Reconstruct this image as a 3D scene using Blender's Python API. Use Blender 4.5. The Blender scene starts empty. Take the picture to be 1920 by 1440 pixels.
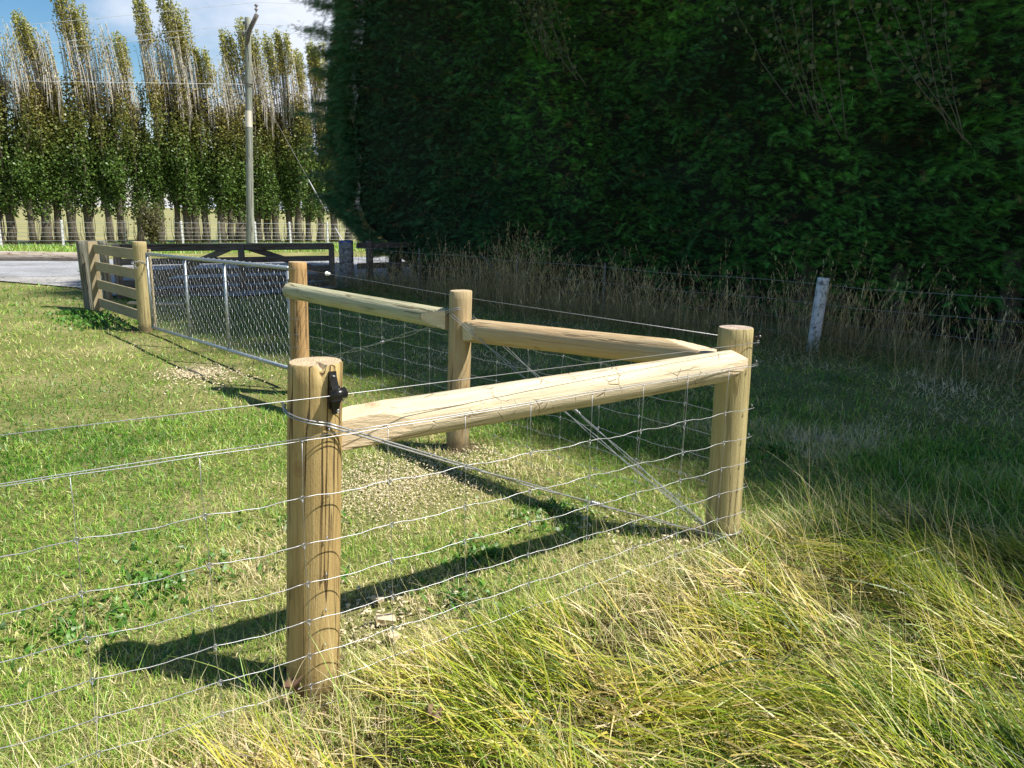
import bpy, bmesh, math, random
import numpy as np
from mathutils import Vector, Matrix, Euler, noise as mnoise
R=math.radians; PI=math.pi
S=bpy.context.scene; COL=S.collection
random.seed(7); rng=np.random.default_rng(7)

# ------------------------------------------------------------ camera, sky, sun
CAMH=1.65
pit=R(12.5); rol=R(1.0)
fv=Vector((0,math.cos(pit),-math.sin(pit))); rv=Vector((1,0,0)); uv=Vector((0,math.sin(pit),math.cos(pit)))
cx=rv*math.cos(rol)+uv*math.sin(rol); cy=uv*math.cos(rol)-rv*math.sin(rol)
cd=bpy.data.cameras.new("camera"); cam=bpy.data.objects.new("camera",cd); COL.objects.link(cam)
M=Matrix((cx,cy,-fv)).transposed().to_4x4(); M.translation=Vector((0,0,CAMH)); cam.matrix_world=M
cd.sensor_width=36; cd.lens=36*1443/1920; cd.clip_end=3000; cd.clip_start=.05
S.camera=cam
EL=R(54); AZ=math.atan2(.98,-.2)      # sun: right of the camera, a little behind
sunv=Vector((math.sin(AZ)*math.cos(EL),math.cos(AZ)*math.cos(EL),math.sin(EL)))
sl=bpy.data.lights.new("sun",'SUN'); sl.energy=5.0; sl.angle=R(.53); sl.color=(1,.95,.86)
so=bpy.data.objects.new("sun",sl); so.rotation_euler=sunv.to_track_quat('Z','Y').to_euler(); so.location=(20,-10,30); COL.objects.link(so)
W=bpy.data.worlds.new("World"); S.world=W; W.use_nodes=True
nt=W.node_tree; N=nt.nodes; L=nt.links
bg=N['Background']; bg.inputs['Strength'].default_value=.06
sk=N.new('ShaderNodeTexSky'); sk.sky_type='NISHITA'; sk.sun_disc=False; sk.sun_elevation=EL; sk.sun_rotation=AZ; sk.air_density=1.15; sk.dust_density=.15; sk.ozone_density=2.2
tc=N.new('ShaderNodeTexCoord'); mp=N.new('ShaderNodeMapping'); mp.inputs['Scale'].default_value=(1,1,2.2); mp.inputs['Location'].default_value=(.35,.1,.2)
cn=N.new('ShaderNodeTexNoise'); cn.inputs['Scale'].default_value=2.3; cn.inputs['Detail'].default_value=7; cn.inputs['Roughness'].default_value=.52
cr=N.new('ShaderNodeValToRGB'); cr.color_ramp.elements[0].position=.47; cr.color_ramp.elements[1].position=.6
mx=N.new('ShaderNodeMix'); mx.data_type='RGBA'; mx.inputs['B'].default_value=(8.6,9.2,10.4,1)
L.new(tc.outputs['Generated'],mp.inputs[0]); L.new(mp.outputs[0],cn.inputs[0])
gx=N.new('ShaderNodeVectorMath'); gx.operation='DOT_PRODUCT'; gx.inputs[1].default_value=(.8,0,-1.25); L.new(tc.outputs['Generated'],gx.inputs[0])
gm=N.new('ShaderNodeMath'); gm.operation='MULTIPLY_ADD'; gm.inputs[1].default_value=.9; gm.inputs[2].default_value=.43; gm.use_clamp=False; L.new(gx.outputs['Value'],gm.inputs[0])
ga=N.new('ShaderNodeMath'); ga.operation='ADD'; L.new(gm.outputs[0],ga.inputs[0]); L.new(cn.outputs['Fac'],ga.inputs[1]); L.new(ga.outputs[0],cr.inputs[0])
L.new(cr.outputs[0],mx.inputs['Factor']); hs=N.new('ShaderNodeHueSaturation'); hs.inputs['Saturation'].default_value=1.35; hs.inputs['Value'].default_value=1.2; L.new(sk.outputs[0],hs.inputs['Color']); L.new(hs.outputs[0],mx.inputs['A']); L.new(mx.outputs['Result'],bg.inputs['Color'])
S.view_settings.view_transform='Standard'; S.view_settings.look='None'; S.view_settings.exposure=0.8; S.view_settings.gamma=1
S.render.engine='CYCLES'
S.cycles.max_bounces=6; S.cycles.transparent_max_bounces=4

# ------------------------------------------------------------ helpers
def tag(o,label=None,cat=None,group=None,kind=None):
    for k,v in (('label',label),('category',cat),('group',group),('kind',kind)):
        if v: o[k]=v
    return o
def empty(name,loc,label,cat,group=None,rz=0):
    o=bpy.data.objects.new(name,None); o.empty_display_size=.1; COL.objects.link(o); o.location=loc; o.rotation_euler=(0,0,rz)
    return tag(o,label,cat,group)
def link(name,me,mats,parent=None,loc=None,rot=None):
    """link a mesh whose vertices are world coordinates (or local ones when loc is given)"""
    o=bpy.data.objects.new(name,me); COL.objects.link(o)
    if not me.materials:
        for m in (mats if isinstance(mats,(list,tuple)) else [mats]): me.materials.append(m)
    loc=Vector(loc) if loc is not None else Vector((0,0,0))
    if parent:
        o.parent=parent
        base=Vector(parent.location); q=parent
        while q.parent: q=q.parent; base+=Vector(q.location)
        loc=loc-base
    o.location=loc
    if rot is not None: o.rotation_mode='QUATERNION'; o.rotation_quaternion=rot
    return o
def arr_mesh(name,V,F,C=None,smooth=False):
    V=np.ascontiguousarray(V,dtype=np.float32).reshape(-1,3); F=np.ascontiguousarray(F,dtype=np.int32); k=F.shape[1]
    me=bpy.data.meshes.new(name); me.vertices.add(len(V)); me.vertices.foreach_set('co',V.ravel())
    me.loops.add(F.size); me.loops.foreach_set('vertex_index',F.ravel())
    me.polygons.add(len(F)); me.polygons.foreach_set('loop_start',np.arange(0,F.size,k,dtype=np.int32))
    if smooth: me.polygons.foreach_set('use_smooth',np.ones(len(F),dtype=bool))
    me.update(calc_edges=True)
    if C is not None:
        a=me.color_attributes.new('tint','FLOAT_COLOR','POINT'); c=np.ones((len(V),4),dtype=np.float32); c[:,:3]=C.reshape(-1,3); a.data.foreach_set('color',c.ravel())
    return me
class MB:
    def __init__(s): s.v=[]; s.f=[]; s.m=[]; s.sm=[]
    def add(s,V,F,mi=0,smooth=False):
        b=len(s.v); s.v+= [tuple(p) for p in V]; s.f+=[tuple(b+i for i in f) for f in F]; s.m+=[mi]*len(F); s.sm+=[smooth]*len(F)
    def box(s,c,size,rot=None,mi=0,bev=0):
        hx,hy,hz=[q/2 for q in size]; c=Vector(c)
        b=min(bev,hx*.8,hy*.8,hz*.8)
        if b<=0:
            P=[Vector((x,y,z)) for x in(-hx,hx) for y in(-hy,hy) for z in(-hz,hz)]
            Fs=[(0,1,3,2),(4,6,7,5),(0,4,5,1),(2,3,7,6),(0,2,6,4),(1,5,7,3)]
            if rot is not None: P=[rot@p for p in P]
            s.add([p+c for p in P],Fs,mi); return
        bm=bmesh.new(); bmesh.ops.create_cube(bm,size=1); bmesh.ops.scale(bm,vec=(size[0],size[1],size[2]),verts=bm.verts)
        bmesh.ops.bevel(bm,geom=bm.edges[:],offset=b,segments=1,affect='EDGES')
        bm.verts.index_update()
        P=[v.co.copy() for v in bm.verts]; Fs=[tuple(v.index for v in f.verts) for f in bm.faces]; bm.free()
        if rot is not None: P=[rot@p for p in P]
        s.add([p+c for p in P],Fs,mi)
    def tube(s,pts,r,n=6,mi=0,cap=True):
        pts=[Vector(p) for p in pts]; k=len(pts); rr=r if isinstance(r,(list,tuple)) else [r]*k
        V=[];F=[]; prev=None
        for i,p in enumerate(pts):
            t=(pts[min(i+1,k-1)]-pts[max(i-1,0)])
            if t.length<1e-9: t=Vector((0,0,1))
            t.normalize()
            if prev is None:
                a=Vector((0,0,1)) if abs(t.z)<.9 else Vector((1,0,0)); u=t.cross(a).normalized()
            else: u=(prev-t*prev.dot(t)).normalized()
            prev=u; w=t.cross(u)
            for j in range(n):
                a=2*PI*j/n; V.append(p+(u*math.cos(a)+w*math.sin(a))*rr[i])
        for i in range(k-1):
            for j in range(n): j2=(j+1)%n; F.append((i*n+j,i*n+j2,(i+1)*n+j2,(i+1)*n+j))
        if cap: F.append(tuple(range(n))[::-1]); F.append(tuple((k-1)*n+j for j in range(n)))
        s.add(V,F,mi,True)
    def torus(s,c,R_,r,axis=(0,0,1),n=12,m=5,mi=0):
        q=Vector(axis).to_track_quat('Z','Y'); c=Vector(c); V=[];F=[]
        for i in range(n):
            a=2*PI*i/n
            for j in range(m):
                b=2*PI*j/m; V.append(c+q@Vector(((R_+r*math.cos(b))*math.cos(a),(R_+r*math.cos(b))*math.sin(a),r*math.sin(b))))
        for i in range(n):
            for j in range(m): F.append((i*m+j,((i+1)%n)*m+j,((i+1)%n)*m+(j+1)%m,i*m+(j+1)%m))
        s.add(V,F,mi,True)
    def ball(s,c,r,sc=(1,1,1),n=10,m=7,mi=0,rot=None):
        V=[];F=[]; c=Vector(c)
        for i in range(1,m):
            t=PI*i/m
            for j in range(n):
                a=2*PI*j/n; p=Vector((r*sc[0]*math.sin(t)*math.cos(a),r*sc[1]*math.sin(t)*math.sin(a),r*sc[2]*math.cos(t)))
                V.append(c+(rot@p if rot is not None else p))
        p=Vector((0,0,r*sc[2])); top=c+(rot@p if rot is not None else p); bot=c-(rot@p if rot is not None else p)
        V+= [top,bot]; a0=len(V)-2
        for i in range(m-2):
            for j in range(n): F.append((i*n+j,(i+1)*n+j,(i+1)*n+(j+1)%n,i*n+(j+1)%n))
        for j in range(n): F.append((a0,j,(j+1)%n)); F.append((a0+1,(m-2)*n+(j+1)%n,(m-2)*n+j))
        s.add(V,F,mi,True)
    def mesh(s,name):
        me=bpy.data.meshes.new(name); me.from_pydata([tuple(p) for p in s.v],[],s.f); me.update()
        me.polygons.foreach_set('material_index',s.m); me.polygons.foreach_set('use_smooth',s.sm); return me
    def build(s,name,mats,parent=None,loc=None,rot=None): return link(name,s.mesh(name),mats,parent,loc,rot)
# smooth value noise for laying things out
_T=rng.random((64,64))
def vn(x,y,sc=1.0,ox=0.0):
    x=np.asarray(x)*sc+ox+100; y=np.asarray(y)*sc+ox*1.7+100
    xi=np.floor(x).astype(int); yi=np.floor(y).astype(int); fx=x-xi; fy=y-yi; fx=fx*fx*(3-2*fx); fy=fy*fy*(3-2*fy)
    a=_T[xi%64,yi%64]; b=_T[(xi+1)%64,yi%64]; c=_T[xi%64,(yi+1)%64]; d=_T[(xi+1)%64,(yi+1)%64]
    return (a*(1-fx)+b*fx)*(1-fy)+(c*(1-fx)+d*fx)*fy
def fbm(x,y,sc=1.0,ox=0.0): return vn(x,y,sc,ox)*.55+vn(x,y,sc*2.3,ox+11)*.28+vn(x,y,sc*5.1,ox+23)*.17
def gh(x,y):
    """height of the ground"""
    x=np.asarray(x,dtype=float); y=np.asarray(y,dtype=float)
    d=np.sqrt(x*x+y*y); k=np.clip((24-d)/8,0,1)
    return (fbm(x,y,.9,3)-.5)*.05*k

# ------------------------------------------------------------ materials
def mat(name): 
    m=bpy.data.materials.new(name); m.use_nodes=True; nt=m.node_tree; return m,nt.nodes,nt.links,nt.nodes['Principled BSDF']
def ramp(N,stops):
    r=N.new('ShaderNodeValToRGB'); e=r.color_ramp.elements
    while len(e)<len(stops): e.new(.5)
    for q,(p,c) in zip(e,stops): q.position=p; q.color=(*c,1) if len(c)==3 else c
    return r
def coords(N,L,scale,kind='Object'):
    t=N.new('ShaderNodeTexCoord'); m=N.new('ShaderNodeMapping'); m.inputs['Scale'].default_value=scale; L.new(t.outputs[kind],m.inputs[0]); return m
def noise(N,L,src,scale,detail=4,rough=.55,dist=0):
    n=N.new('ShaderNodeTexNoise'); n.inputs['Scale'].default_value=scale; n.inputs['Detail'].default_value=detail; n.inputs['Roughness'].default_value=rough; n.inputs['Distortion'].default_value=dist
    L.new(src.outputs[0],n.inputs['Vector']); return n
def mixc(N,L,f,a,b,mode='MIX'):
    m=N.new('ShaderNodeMix'); m.data_type='RGBA'; m.blend_type=mode
    for k,v in (('Factor',f),('A',a),('B',b)):
        if isinstance(v,(int,float)): m.inputs[k].default_value=v
        elif isinstance(v,tuple): m.inputs[k].default_value=(*v,1)
        else: L.new(v,m.inputs[k])
    return m.outputs['Result']
def bump(N,L,h,strength,dist,bs):
    b=N.new('ShaderNodeBump'); b.inputs['Strength'].default_value=strength; b.inputs['Distance'].default_value=dist; L.new(h,b.inputs['Height']); L.new(b.outputs[0],bs.inputs['Normal']); return b
def simple(name,col,rough=.6,metal=0,var=.25,scale=20,bmp=.2,bd=.003):
    m,N,L,b=mat(name); c=coords(N,L,(1,1,1)); n=noise(N,L,c,scale,5)
    r=ramp(N,[(.3,tuple(v*(1-var) for v in col)),(.7,tuple(min(1,v*(1+var)) for v in col))]); L.new(n.outputs[0],r.inputs[0]); L.new(r.outputs[0],b.inputs['Base Color'])
    b.inputs['Roughness'].default_value=rough; b.inputs['Metallic'].default_value=metal
    if bmp: bump(N,L,n.outputs[0],bmp,bd,b)
    return m
def wood(name,lo,mid,hi,crack=1.0,knots=True,stain=(.2,.15,.07),marks=False,seed=0,rough=.75,dirt=False):
    """round sawn pine, grain along local Z"""
    m,N,L,b=mat(name)
    c=coords(N,L,(1,1,.05)); c.inputs['Location'].default_value=(seed*3.1,seed*1.7,seed)
    g=noise(N,L,c,55,6,.65,.4); r=ramp(N,[(.28,lo),(.5,mid),(.72,hi)]); L.new(g.outputs[0],r.inputs[0]); col=r.outputs[0]
    c2=coords(N,L,(1,1,.35)); c2.inputs['Location'].default_value=(seed*1.3,seed*2.7,seed); s=noise(N,L,c2,5,4,.6); sr=ramp(N,[(.42,(0,0,0)),(.72,(1,1,1))]); L.new(s.outputs[0],sr.inputs[0])
    sm=N.new('ShaderNodeMath'); sm.operation='MULTIPLY'; sm.inputs[1].default_value=.7; L.new(sr.outputs[0],sm.inputs[0])
    col=mixc(N,L,sm.outputs[0],col,stain)
    # drying cracks: thin iso-lines of a stretched noise
    c3=coords(N,L,(1,1,.045)); c3.inputs['Location'].default_value=(seed*2.2,seed*.7,seed*.4); k=noise(N,L,c3,17,3,.5,.15)
    kr=ramp(N,[(.478,(0,0,0)),(.492,(1,1,1)),(.508,(1,1,1)),(.522,(0,0,0))]); L.new(k.outputs[0],kr.inputs[0])
    gate=noise(N,L,c2,3.1,2); gr=ramp(N,[(.42,(0,0,0)),(.5,(1,1,1))]); L.new(gate.outputs[0],gr.inputs[0])
    km=N.new('ShaderNodeMath'); km.operation='MULTIPLY'; L.new(kr.outputs[0],km.inputs[0]); L.new(gr.outputs[0],km.inputs[1])
    kk=N.new('ShaderNodeMath'); kk.operation='MULTIPLY'; kk.inputs[1].default_value=.95*crack; L.new(km.outputs[0],kk.inputs[0])
    col=mixc(N,L,kk.outputs[0],col,(.09,.055,.025))
    h=N.new('ShaderNodeMath'); h.operation='SUBTRACT'; L.new(g.outputs[0],h.inputs[0]); L.new(kk.outputs[0],h.inputs[1]); hh=h.outputs[0]
    if knots:
        c4=coords(N,L,(1,1,.8)); c4.inputs['Location'].default_value=(seed,seed*5.1,seed*.9)
        v=N.new('ShaderNodeTexVoronoi'); v.inputs['Scale'].default_value=6.5; L.new(c4.outputs[0],v.inputs['Vector'])
        vr=ramp(N,[(.03,(1,1,1)),(.1,(.35,.35,.35)),(.13,(.6,.6,.6)),(.17,(0,0,0))]); L.new(v.outputs['Distance'],vr.inputs[0])
        vm=N.new('ShaderNodeMath'); vm.operation='MULTIPLY'; vm.inputs[1].default_value=.6; L.new(vr.outputs[0],vm.inputs[0])
        col=mixc(N,L,vm.outputs[0],col,(.26,.13,.05))
    if marks:
        c5=coords(N,L,(1,1,1)); w=N.new('ShaderNodeTexVoronoi'); w.feature='DISTANCE_TO_EDGE'; w.inputs['Scale'].default_value=16; 
        wm=N.new('ShaderNodeMapping'); wm.inputs['Scale'].default_value=(1,1,.9); n5=noise(N,L,c5,9,3); L.new(c5.outputs[0],wm.inputs[0]); L.new(wm.outputs[0],w.inputs['Vector'])
        wr=ramp(N,[(.0,(1,1,1)),(.035,(0,0,0))]); L.new(w.outputs['Distance'],wr.inputs[0])
        g2=ramp(N,[(.52,(0,0,0)),(.6,(1,1,1))]); L.new(n5.outputs[0],g2.inputs[0])
        wq=N.new('ShaderNodeMath'); wq.operation='MULTIPLY'; L.new(wr.outputs[0],wq.inputs[0]); L.new(g2.outputs[0],wq.inputs[1])
        wz=N.new('ShaderNodeMath'); wz.operation='MULTIPLY'; wz.inputs[1].default_value=.55; L.new(wq.outputs[0],wz.inputs[0])
        col=mixc(N,L,wz.outputs[0],col,(.3,.17,.08))
        h2=N.new('ShaderNodeMath'); h2.operation='SUBTRACT'; L.new(hh,h2.inputs[0]); L.new(wq.outputs[0],h2.inputs[1]); hh=h2.outputs[0]
    if dirt:
        cz=coords(N,L,(1,1,1)); sz=N.new('ShaderNodeSeparateXYZ'); L.new(cz.outputs[0],sz.inputs[0]); nd=noise(N,L,cz,22,5,.7)
        da=N.new('ShaderNodeMath'); da.operation='MULTIPLY_ADD'; da.inputs[1].default_value=-.16; L.new(nd.outputs[0],da.inputs[0]); L.new(sz.outputs['Z'],da.inputs[2])
        dm=N.new('ShaderNodeMapRange'); dm.inputs['From Min'].default_value=.05; dm.inputs['From Max'].default_value=-.03; dm.inputs['To Max'].default_value=.7; L.new(da.outputs[0],dm.inputs['Value']); col=mixc(N,L,dm.outputs[0],col,(.12,.085,.045))
    L.new(col,b.inputs['Base Color']); b.inputs['Roughness'].default_value=rough; b.inputs['Specular IOR Level'].default_value=.25
    cf=coords(N,L,(1,1,.35)); nf=noise(N,L,cf,170,4,.7); b1=bump(N,L,hh,.8,.006,b); b2=bump(N,L,nf.outputs[0],.55,.0035,b); L.new(b1.outputs[0],b2.inputs['Normal']); return m
def endgrain(name,col,dark,ring=95):
    m,N,L,b=mat(name); c=coords(N,L,(1,1,.1)); c.inputs['Location'].default_value=(.02,-.015,0); n=noise(N,L,c,8,4)
    w=N.new('ShaderNodeTexWave'); w.wave_type='RINGS'; w.rings_direction='Z'; w.inputs['Scale'].default_value=ring/3; w.inputs['Distortion'].default_value=2.5; w.inputs['Detail'].default_value=3; L.new(c.outputs[0],w.inputs['Vector'])
    r=ramp(N,[(.2,dark),(.6,col)]); L.new(w.outputs['Fac'],r.inputs[0]); n2=noise(N,L,c,60,5,.7); 
    col2=mixc(N,L,.35,r.outputs[0],n2.outputs['Color'],'MULTIPLY'); L.new(col2,b.inputs['Base Color']); b.inputs['Roughness'].default_value=.85; bump(N,L,n2.outputs[0],.8,.004,b); return m
def leafmat(name,trans=.3,rough=.55,spec=.25):
    m,N,L,b=mat(name); a=N.new('ShaderNodeAttribute'); a.attribute_name='tint'; L.new(a.outputs['Color'],b.inputs['Base Color']); b.inputs['Roughness'].default_value=rough; b.inputs['Specular IOR Level'].default_value=spec
    t=N.new('ShaderNodeBsdfTranslucent'); L.new(a.outputs['Color'],t.inputs['Color']); mx=N.new('ShaderNodeMixShader'); mx.inputs[0].default_value=trans
    o=N['Material Output']; L.new(b.outputs[0],mx.inputs[1]); L.new(t.outputs[0],mx.inputs[2]); L.new(mx.outputs[0],o.inputs['Surface']); return m
MW=dict(
 front=wood('treated_pine_front',(.27,.19,.075),(.41,.3,.125),(.5,.385,.18),1.0,True,(.33,.21,.08),seed=1,dirt=True),
 corner=wood('treated_pine_corner',(.3,.245,.11),(.4,.33,.155),(.47,.4,.21),.45,True,(.34,.28,.14),seed=5,dirt=True),
 mid=wood('treated_pine_mid',(.28,.2,.1),(.4,.32,.18),(.48,.39,.24),1.0,True,(.36,.22,.1),seed=9,dirt=True),
 back=wood('treated_pine_back',(.32,.19,.08),(.42,.27,.12),(.48,.33,.16),.8,True,(.36,.2,.08),seed=13,dirt=True),
 pale=wood('peeled_pine_pale',(.42,.34,.22),(.6,.5,.34),(.72,.62,.45),.55,True,(.4,.36,.25),True,seed=3),
 tan=wood('peeled_pine_tan',(.38,.26,.13),(.48,.36,.2),(.56,.45,.28),.45,True,(.52,.34,.18),seed=21),
 green=wood('treated_pine_green',(.3,.29,.17),(.4,.39,.25),(.48,.46,.31),.7,True,(.48,.4,.24),seed=17),
 cut=wood('chamfer_cut',(.5,.38,.24),(.62,.5,.33),(.7,.58,.41),.0,True,(.72,.52,.32),seed=31),
 board=wood('rough_sawn_board',(.25,.2,.12),(.35,.29,.18),(.42,.35,.23),.4,True,(.28,.24,.14),seed=25),
 old=wood('weathered_board',(.07,.065,.06),(.15,.14,.13),(.22,.21,.19),1.0,False,(.07,.065,.06),seed=29,rough=.9),
 oldpost=wood('weathered_post',(.1,.1,.08),(.2,.2,.16),(.3,.29,.24),1.0,False,(.12,.13,.09),seed=35,rough=.9),
 pole=wood('weathered_pole',(.15,.155,.13),(.25,.265,.23),(.36,.36,.32),.9,False,(.2,.23,.17),seed=39,rough=.9),
 log=wood('grey_log',(.22,.19,.15),(.38,.33,.27),(.5,.45,.38),1.0,False,(.24,.19,.14),seed=43,rough=.9))
END=endgrain('end_grain',(.6,.48,.31),(.42,.3,.17)); ENDR=endgrain('end_grain_reddish',(.5,.42,.33),(.42,.3,.23))
WIRE=simple('galvanised_wire',(.4,.41,.43),.45,.8,.1,200,0)
GALV=simple('galvanised_tube',(.36,.4,.42),.42,.6,.15,30,.1)
OLDW=simple('old_wire',(.4,.39,.38),.6,.6,.2,60,0)
BLACKP=simple('black_plastic',(.012,.012,.013),.3,0,.1,80,.05)
WHITEP=simple('white_ceramic',(.8,.8,.78),.25,0,.05,40,0)
STEEL=simple('dull_steel',(.18,.17,.16),.55,.7,.3,30,.1)
WHITEC=None
def whitepost():
    m,N,L,b=mat('whitewashed_post'); c=coords(N,L,(1,1,.6)); n=noise(N,L,c,24,6,.7); r=ramp(N,[(.38,(.1,.1,.09)),(.47,(.55,.56,.56)),(.7,(.78,.79,.8))]); L.new(n.outputs[0],r.inputs[0]); L.new(r.outputs[0],b.inputs['Base Color']); b.inputs['Roughness'].default_value=.9; bump(N,L,n.outputs[0],.5,.005,b); return m
WHITEC=whitepost()
def bluepost():
    m,N,L,b=mat('post_with_blue_paint'); c=coords(N,L,(1,1,1)); n=noise(N,L,c,13,5,.65); r=ramp(N,[(.35,(.06,.06,.06)),(.5,(.2,.21,.22)),(.66,(.36,.38,.42))]); L.new(n.outputs[0],r.inputs[0])
    c2=coords(N,L,(1,1,1)); sx=N.new('ShaderNodeSeparateXYZ'); L.new(c2.outputs[0],sx.inputs[0]); n2=noise(N,L,c2,9,3)
    ad=N.new('ShaderNodeMath'); ad.operation='MULTIPLY_ADD'; ad.inputs[1].default_value=.5; L.new(n2.outputs[0],ad.inputs[0]); L.new(sx.outputs['Z'],ad.inputs[2])
    r2=ramp(N,[(.0,(0,0,0)),(1,(1,1,1))]); r2.color_ramp.elements[0].position=.985; 
    mr=N.new('ShaderNodeMapRange'); mr.inputs['From Min'].default_value=1.2; mr.inputs['From Max'].default_value=1.26; L.new(ad.outputs[0],mr.inputs['Value'])
    col=mixc(N,L,mr.outputs[0],r.outputs[0],(.03,.09,.45)); L.new(col,b.inputs['Base Color']); b.inputs['Roughness'].default_value=.9; return m
BLUEP=bluepost()
LEAF=leafmat('poplar_leaf',.3,.42,.4); GRASS=leafmat('grass_blade',.34,.42,.45); DRY=leafmat('dry_stalk',.2,.8,.1); CYP=leafmat('cypress_spray',.12,.6,.2)
BARK=simple('poplar_bark',(.1,.085,.06),.95,0,.45,22,.8,.02); TWIG=simple('pale_twig',(.42,.39,.35),.9,0,.25,40,0); DARKCORE=simple('hedge_core',(.012,.018,.009),1,0,.4,6,.5,.05)

# ------------------------------------------------------------ ground, road, paddock
def groundmat():
    m,N,L,b=mat('turf_soil'); c=coords(N,L,(1,1,1)); n1=noise(N,L,c,.9,5,.6); n2=noise(N,L,c,38,5,.7); n3=noise(N,L,c,160,3,.7)
    r1=ramp(N,[(.36,(.11,.16,.03)),(.5,(.22,.22,.07)),(.64,(.42,.36,.18))]); L.new(n1.outputs[0],r1.inputs[0])
    r2=ramp(N,[(.33,(.06,.075,.02)),(.5,(.2,.21,.07)),(.68,(.5,.44,.24))]); L.new(n2.outputs[0],r2.inputs[0])
    col=mixc(N,L,.55,r1.outputs[0],r2.outputs[0]); L.new(col,b.inputs['Base Color']); b.inputs['Roughness'].default_value=1; b.inputs['Specular IOR Level'].default_value=.05
    bump(N,L,n3.outputs[0],.8,.02,b); return m
def gravelmat(name,lo,hi,sc):
    m,N,L,b=mat(name); c=coords(N,L,(1,1,1)); v=N.new('ShaderNodeTexVoronoi'); v.inputs['Scale'].default_value=sc; L.new(c.outputs[0],v.inputs['Vector'])
    s=N.new('ShaderNodeSeparateColor'); L.new(v.outputs['Color'],s.inputs[0]); r=ramp(N,[(.0,lo),(1,hi)]); L.new(s.outputs[0],r.inputs[0]); n=noise(N,L,c,.7,5,.6)
    r2=ramp(N,[(.35,(.62,.6,.56)),(.65,(1,1,1))]); L.new(n.outputs[0],r2.inputs[0]); col=mixc(N,L,1.0,r.outputs[0],r2.outputs[0],'MULTIPLY'); L.new(col,b.inputs['Base Color']); b.inputs['Roughness'].default_value=.9; bump(N,L,v.outputs['Distance'],.6,.02,b); return m
def grid_mesh(xs,ys,hf):
    X,Y=np.meshgrid(xs,ys,indexing='ij'); Z=hf(X,Y); V=np.stack([X,Y,Z],-1).reshape(-1,3); nx,ny=len(xs),len(ys)
    i,j=np.meshgrid(np.arange(nx-1),np.arange(ny-1),indexing='ij'); a=(i*ny+j).ravel(); F=np.stack([a,a+ny,a+ny+1,a+1],-1); return V,F
xs=np.concatenate([[-1500,-600,-250,-120,-70,-45],np.arange(-32,32.1,.25),[45,70,120,250,600,1500]])
ys=np.concatenate([[-300,-100,-40,-20],np.arange(-8,30.1,.25),[40,60,100,200,500,1000,2000]])
V,F=grid_mesh(xs,ys,gh)
ground=link('ground',arr_mesh('ground',V,F,None,True),groundmat()); tag(ground,kind='structure')
def sheet(name,poly,z,m,step=None):
    bm=bmesh.new(); vs=[bm.verts.new((x,y,z)) for x,y in poly]; bm.faces.new(vs); bmesh.ops.triangulate(bm,faces=bm.faces[:])
    me=bpy.data.meshes.new(name); bm.to_mesh(me); bm.free(); me.update(); o=link(name,me,m); tag(o,kind='structure'); return o
ROADP=[(-60,-6.5),(-20,13.5),(-11.9,17.5),(-6.4,20.3),(2,24.4),(60,53),(60,60),(-5,28.2),(-9.9,25.6),(-15.3,23.2),(-60,1)]
road=sheet('road',ROADP,.034,gravelmat('chip_seal',(.24,.25,.27),(.42,.43,.46),40))
DRIVEP=[(-13.6,16.2),(-11.4,16.9),(-8.9,15.7),(-7.6,14.3),(-5.2,14.6),(-3.2,17.3),(-1.4,19.6),(2.6,24.9),(-6.4,20.5),(-11.9,17.7)]
drive=sheet('driveway',DRIVEP,.03,gravelmat('driveway_gravel',(.22,.215,.21),(.5,.485,.46),26))
def paddockmat():
    m,N,L,b=mat('ripe_paddock'); c=coords(N,L,(1,1,1)); n=noise(N,L,c,.25,4); n2=noise(N,L,c,2.2,6,.75)
    r=ramp(N,[(.3,(.2,.21,.07)),(.7,(.36,.3,.14))]); L.new(n.outputs[0],r.inputs[0]); r2=ramp(N,[(.35,(.6,.66,.5)),(.6,(1,1,1))]); L.new(n2.outputs[0],r2.inputs[0])
    col=mixc(N,L,1.0,r.outputs[0],r2.outputs[0],'MULTIPLY'); L.new(col,b.inputs['Base Color']); b.inputs['Roughness'].default_value=1; return m
# tree row line
TA=np.array([-22.3,30.4]); TD=np.array([13.2,8.9]); TD=TD/np.linalg.norm(TD); TN=np.array([-TD[1],TD[0]])
def tl(t,o=0): p=TA+TD*t+TN*o; return (float(p[0]),float(p[1]))
paddock=sheet('paddock',[tl(-400,1.2),tl(400,1.2),tl(400,900),tl(-400,900)],.03,paddockmat())

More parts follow.
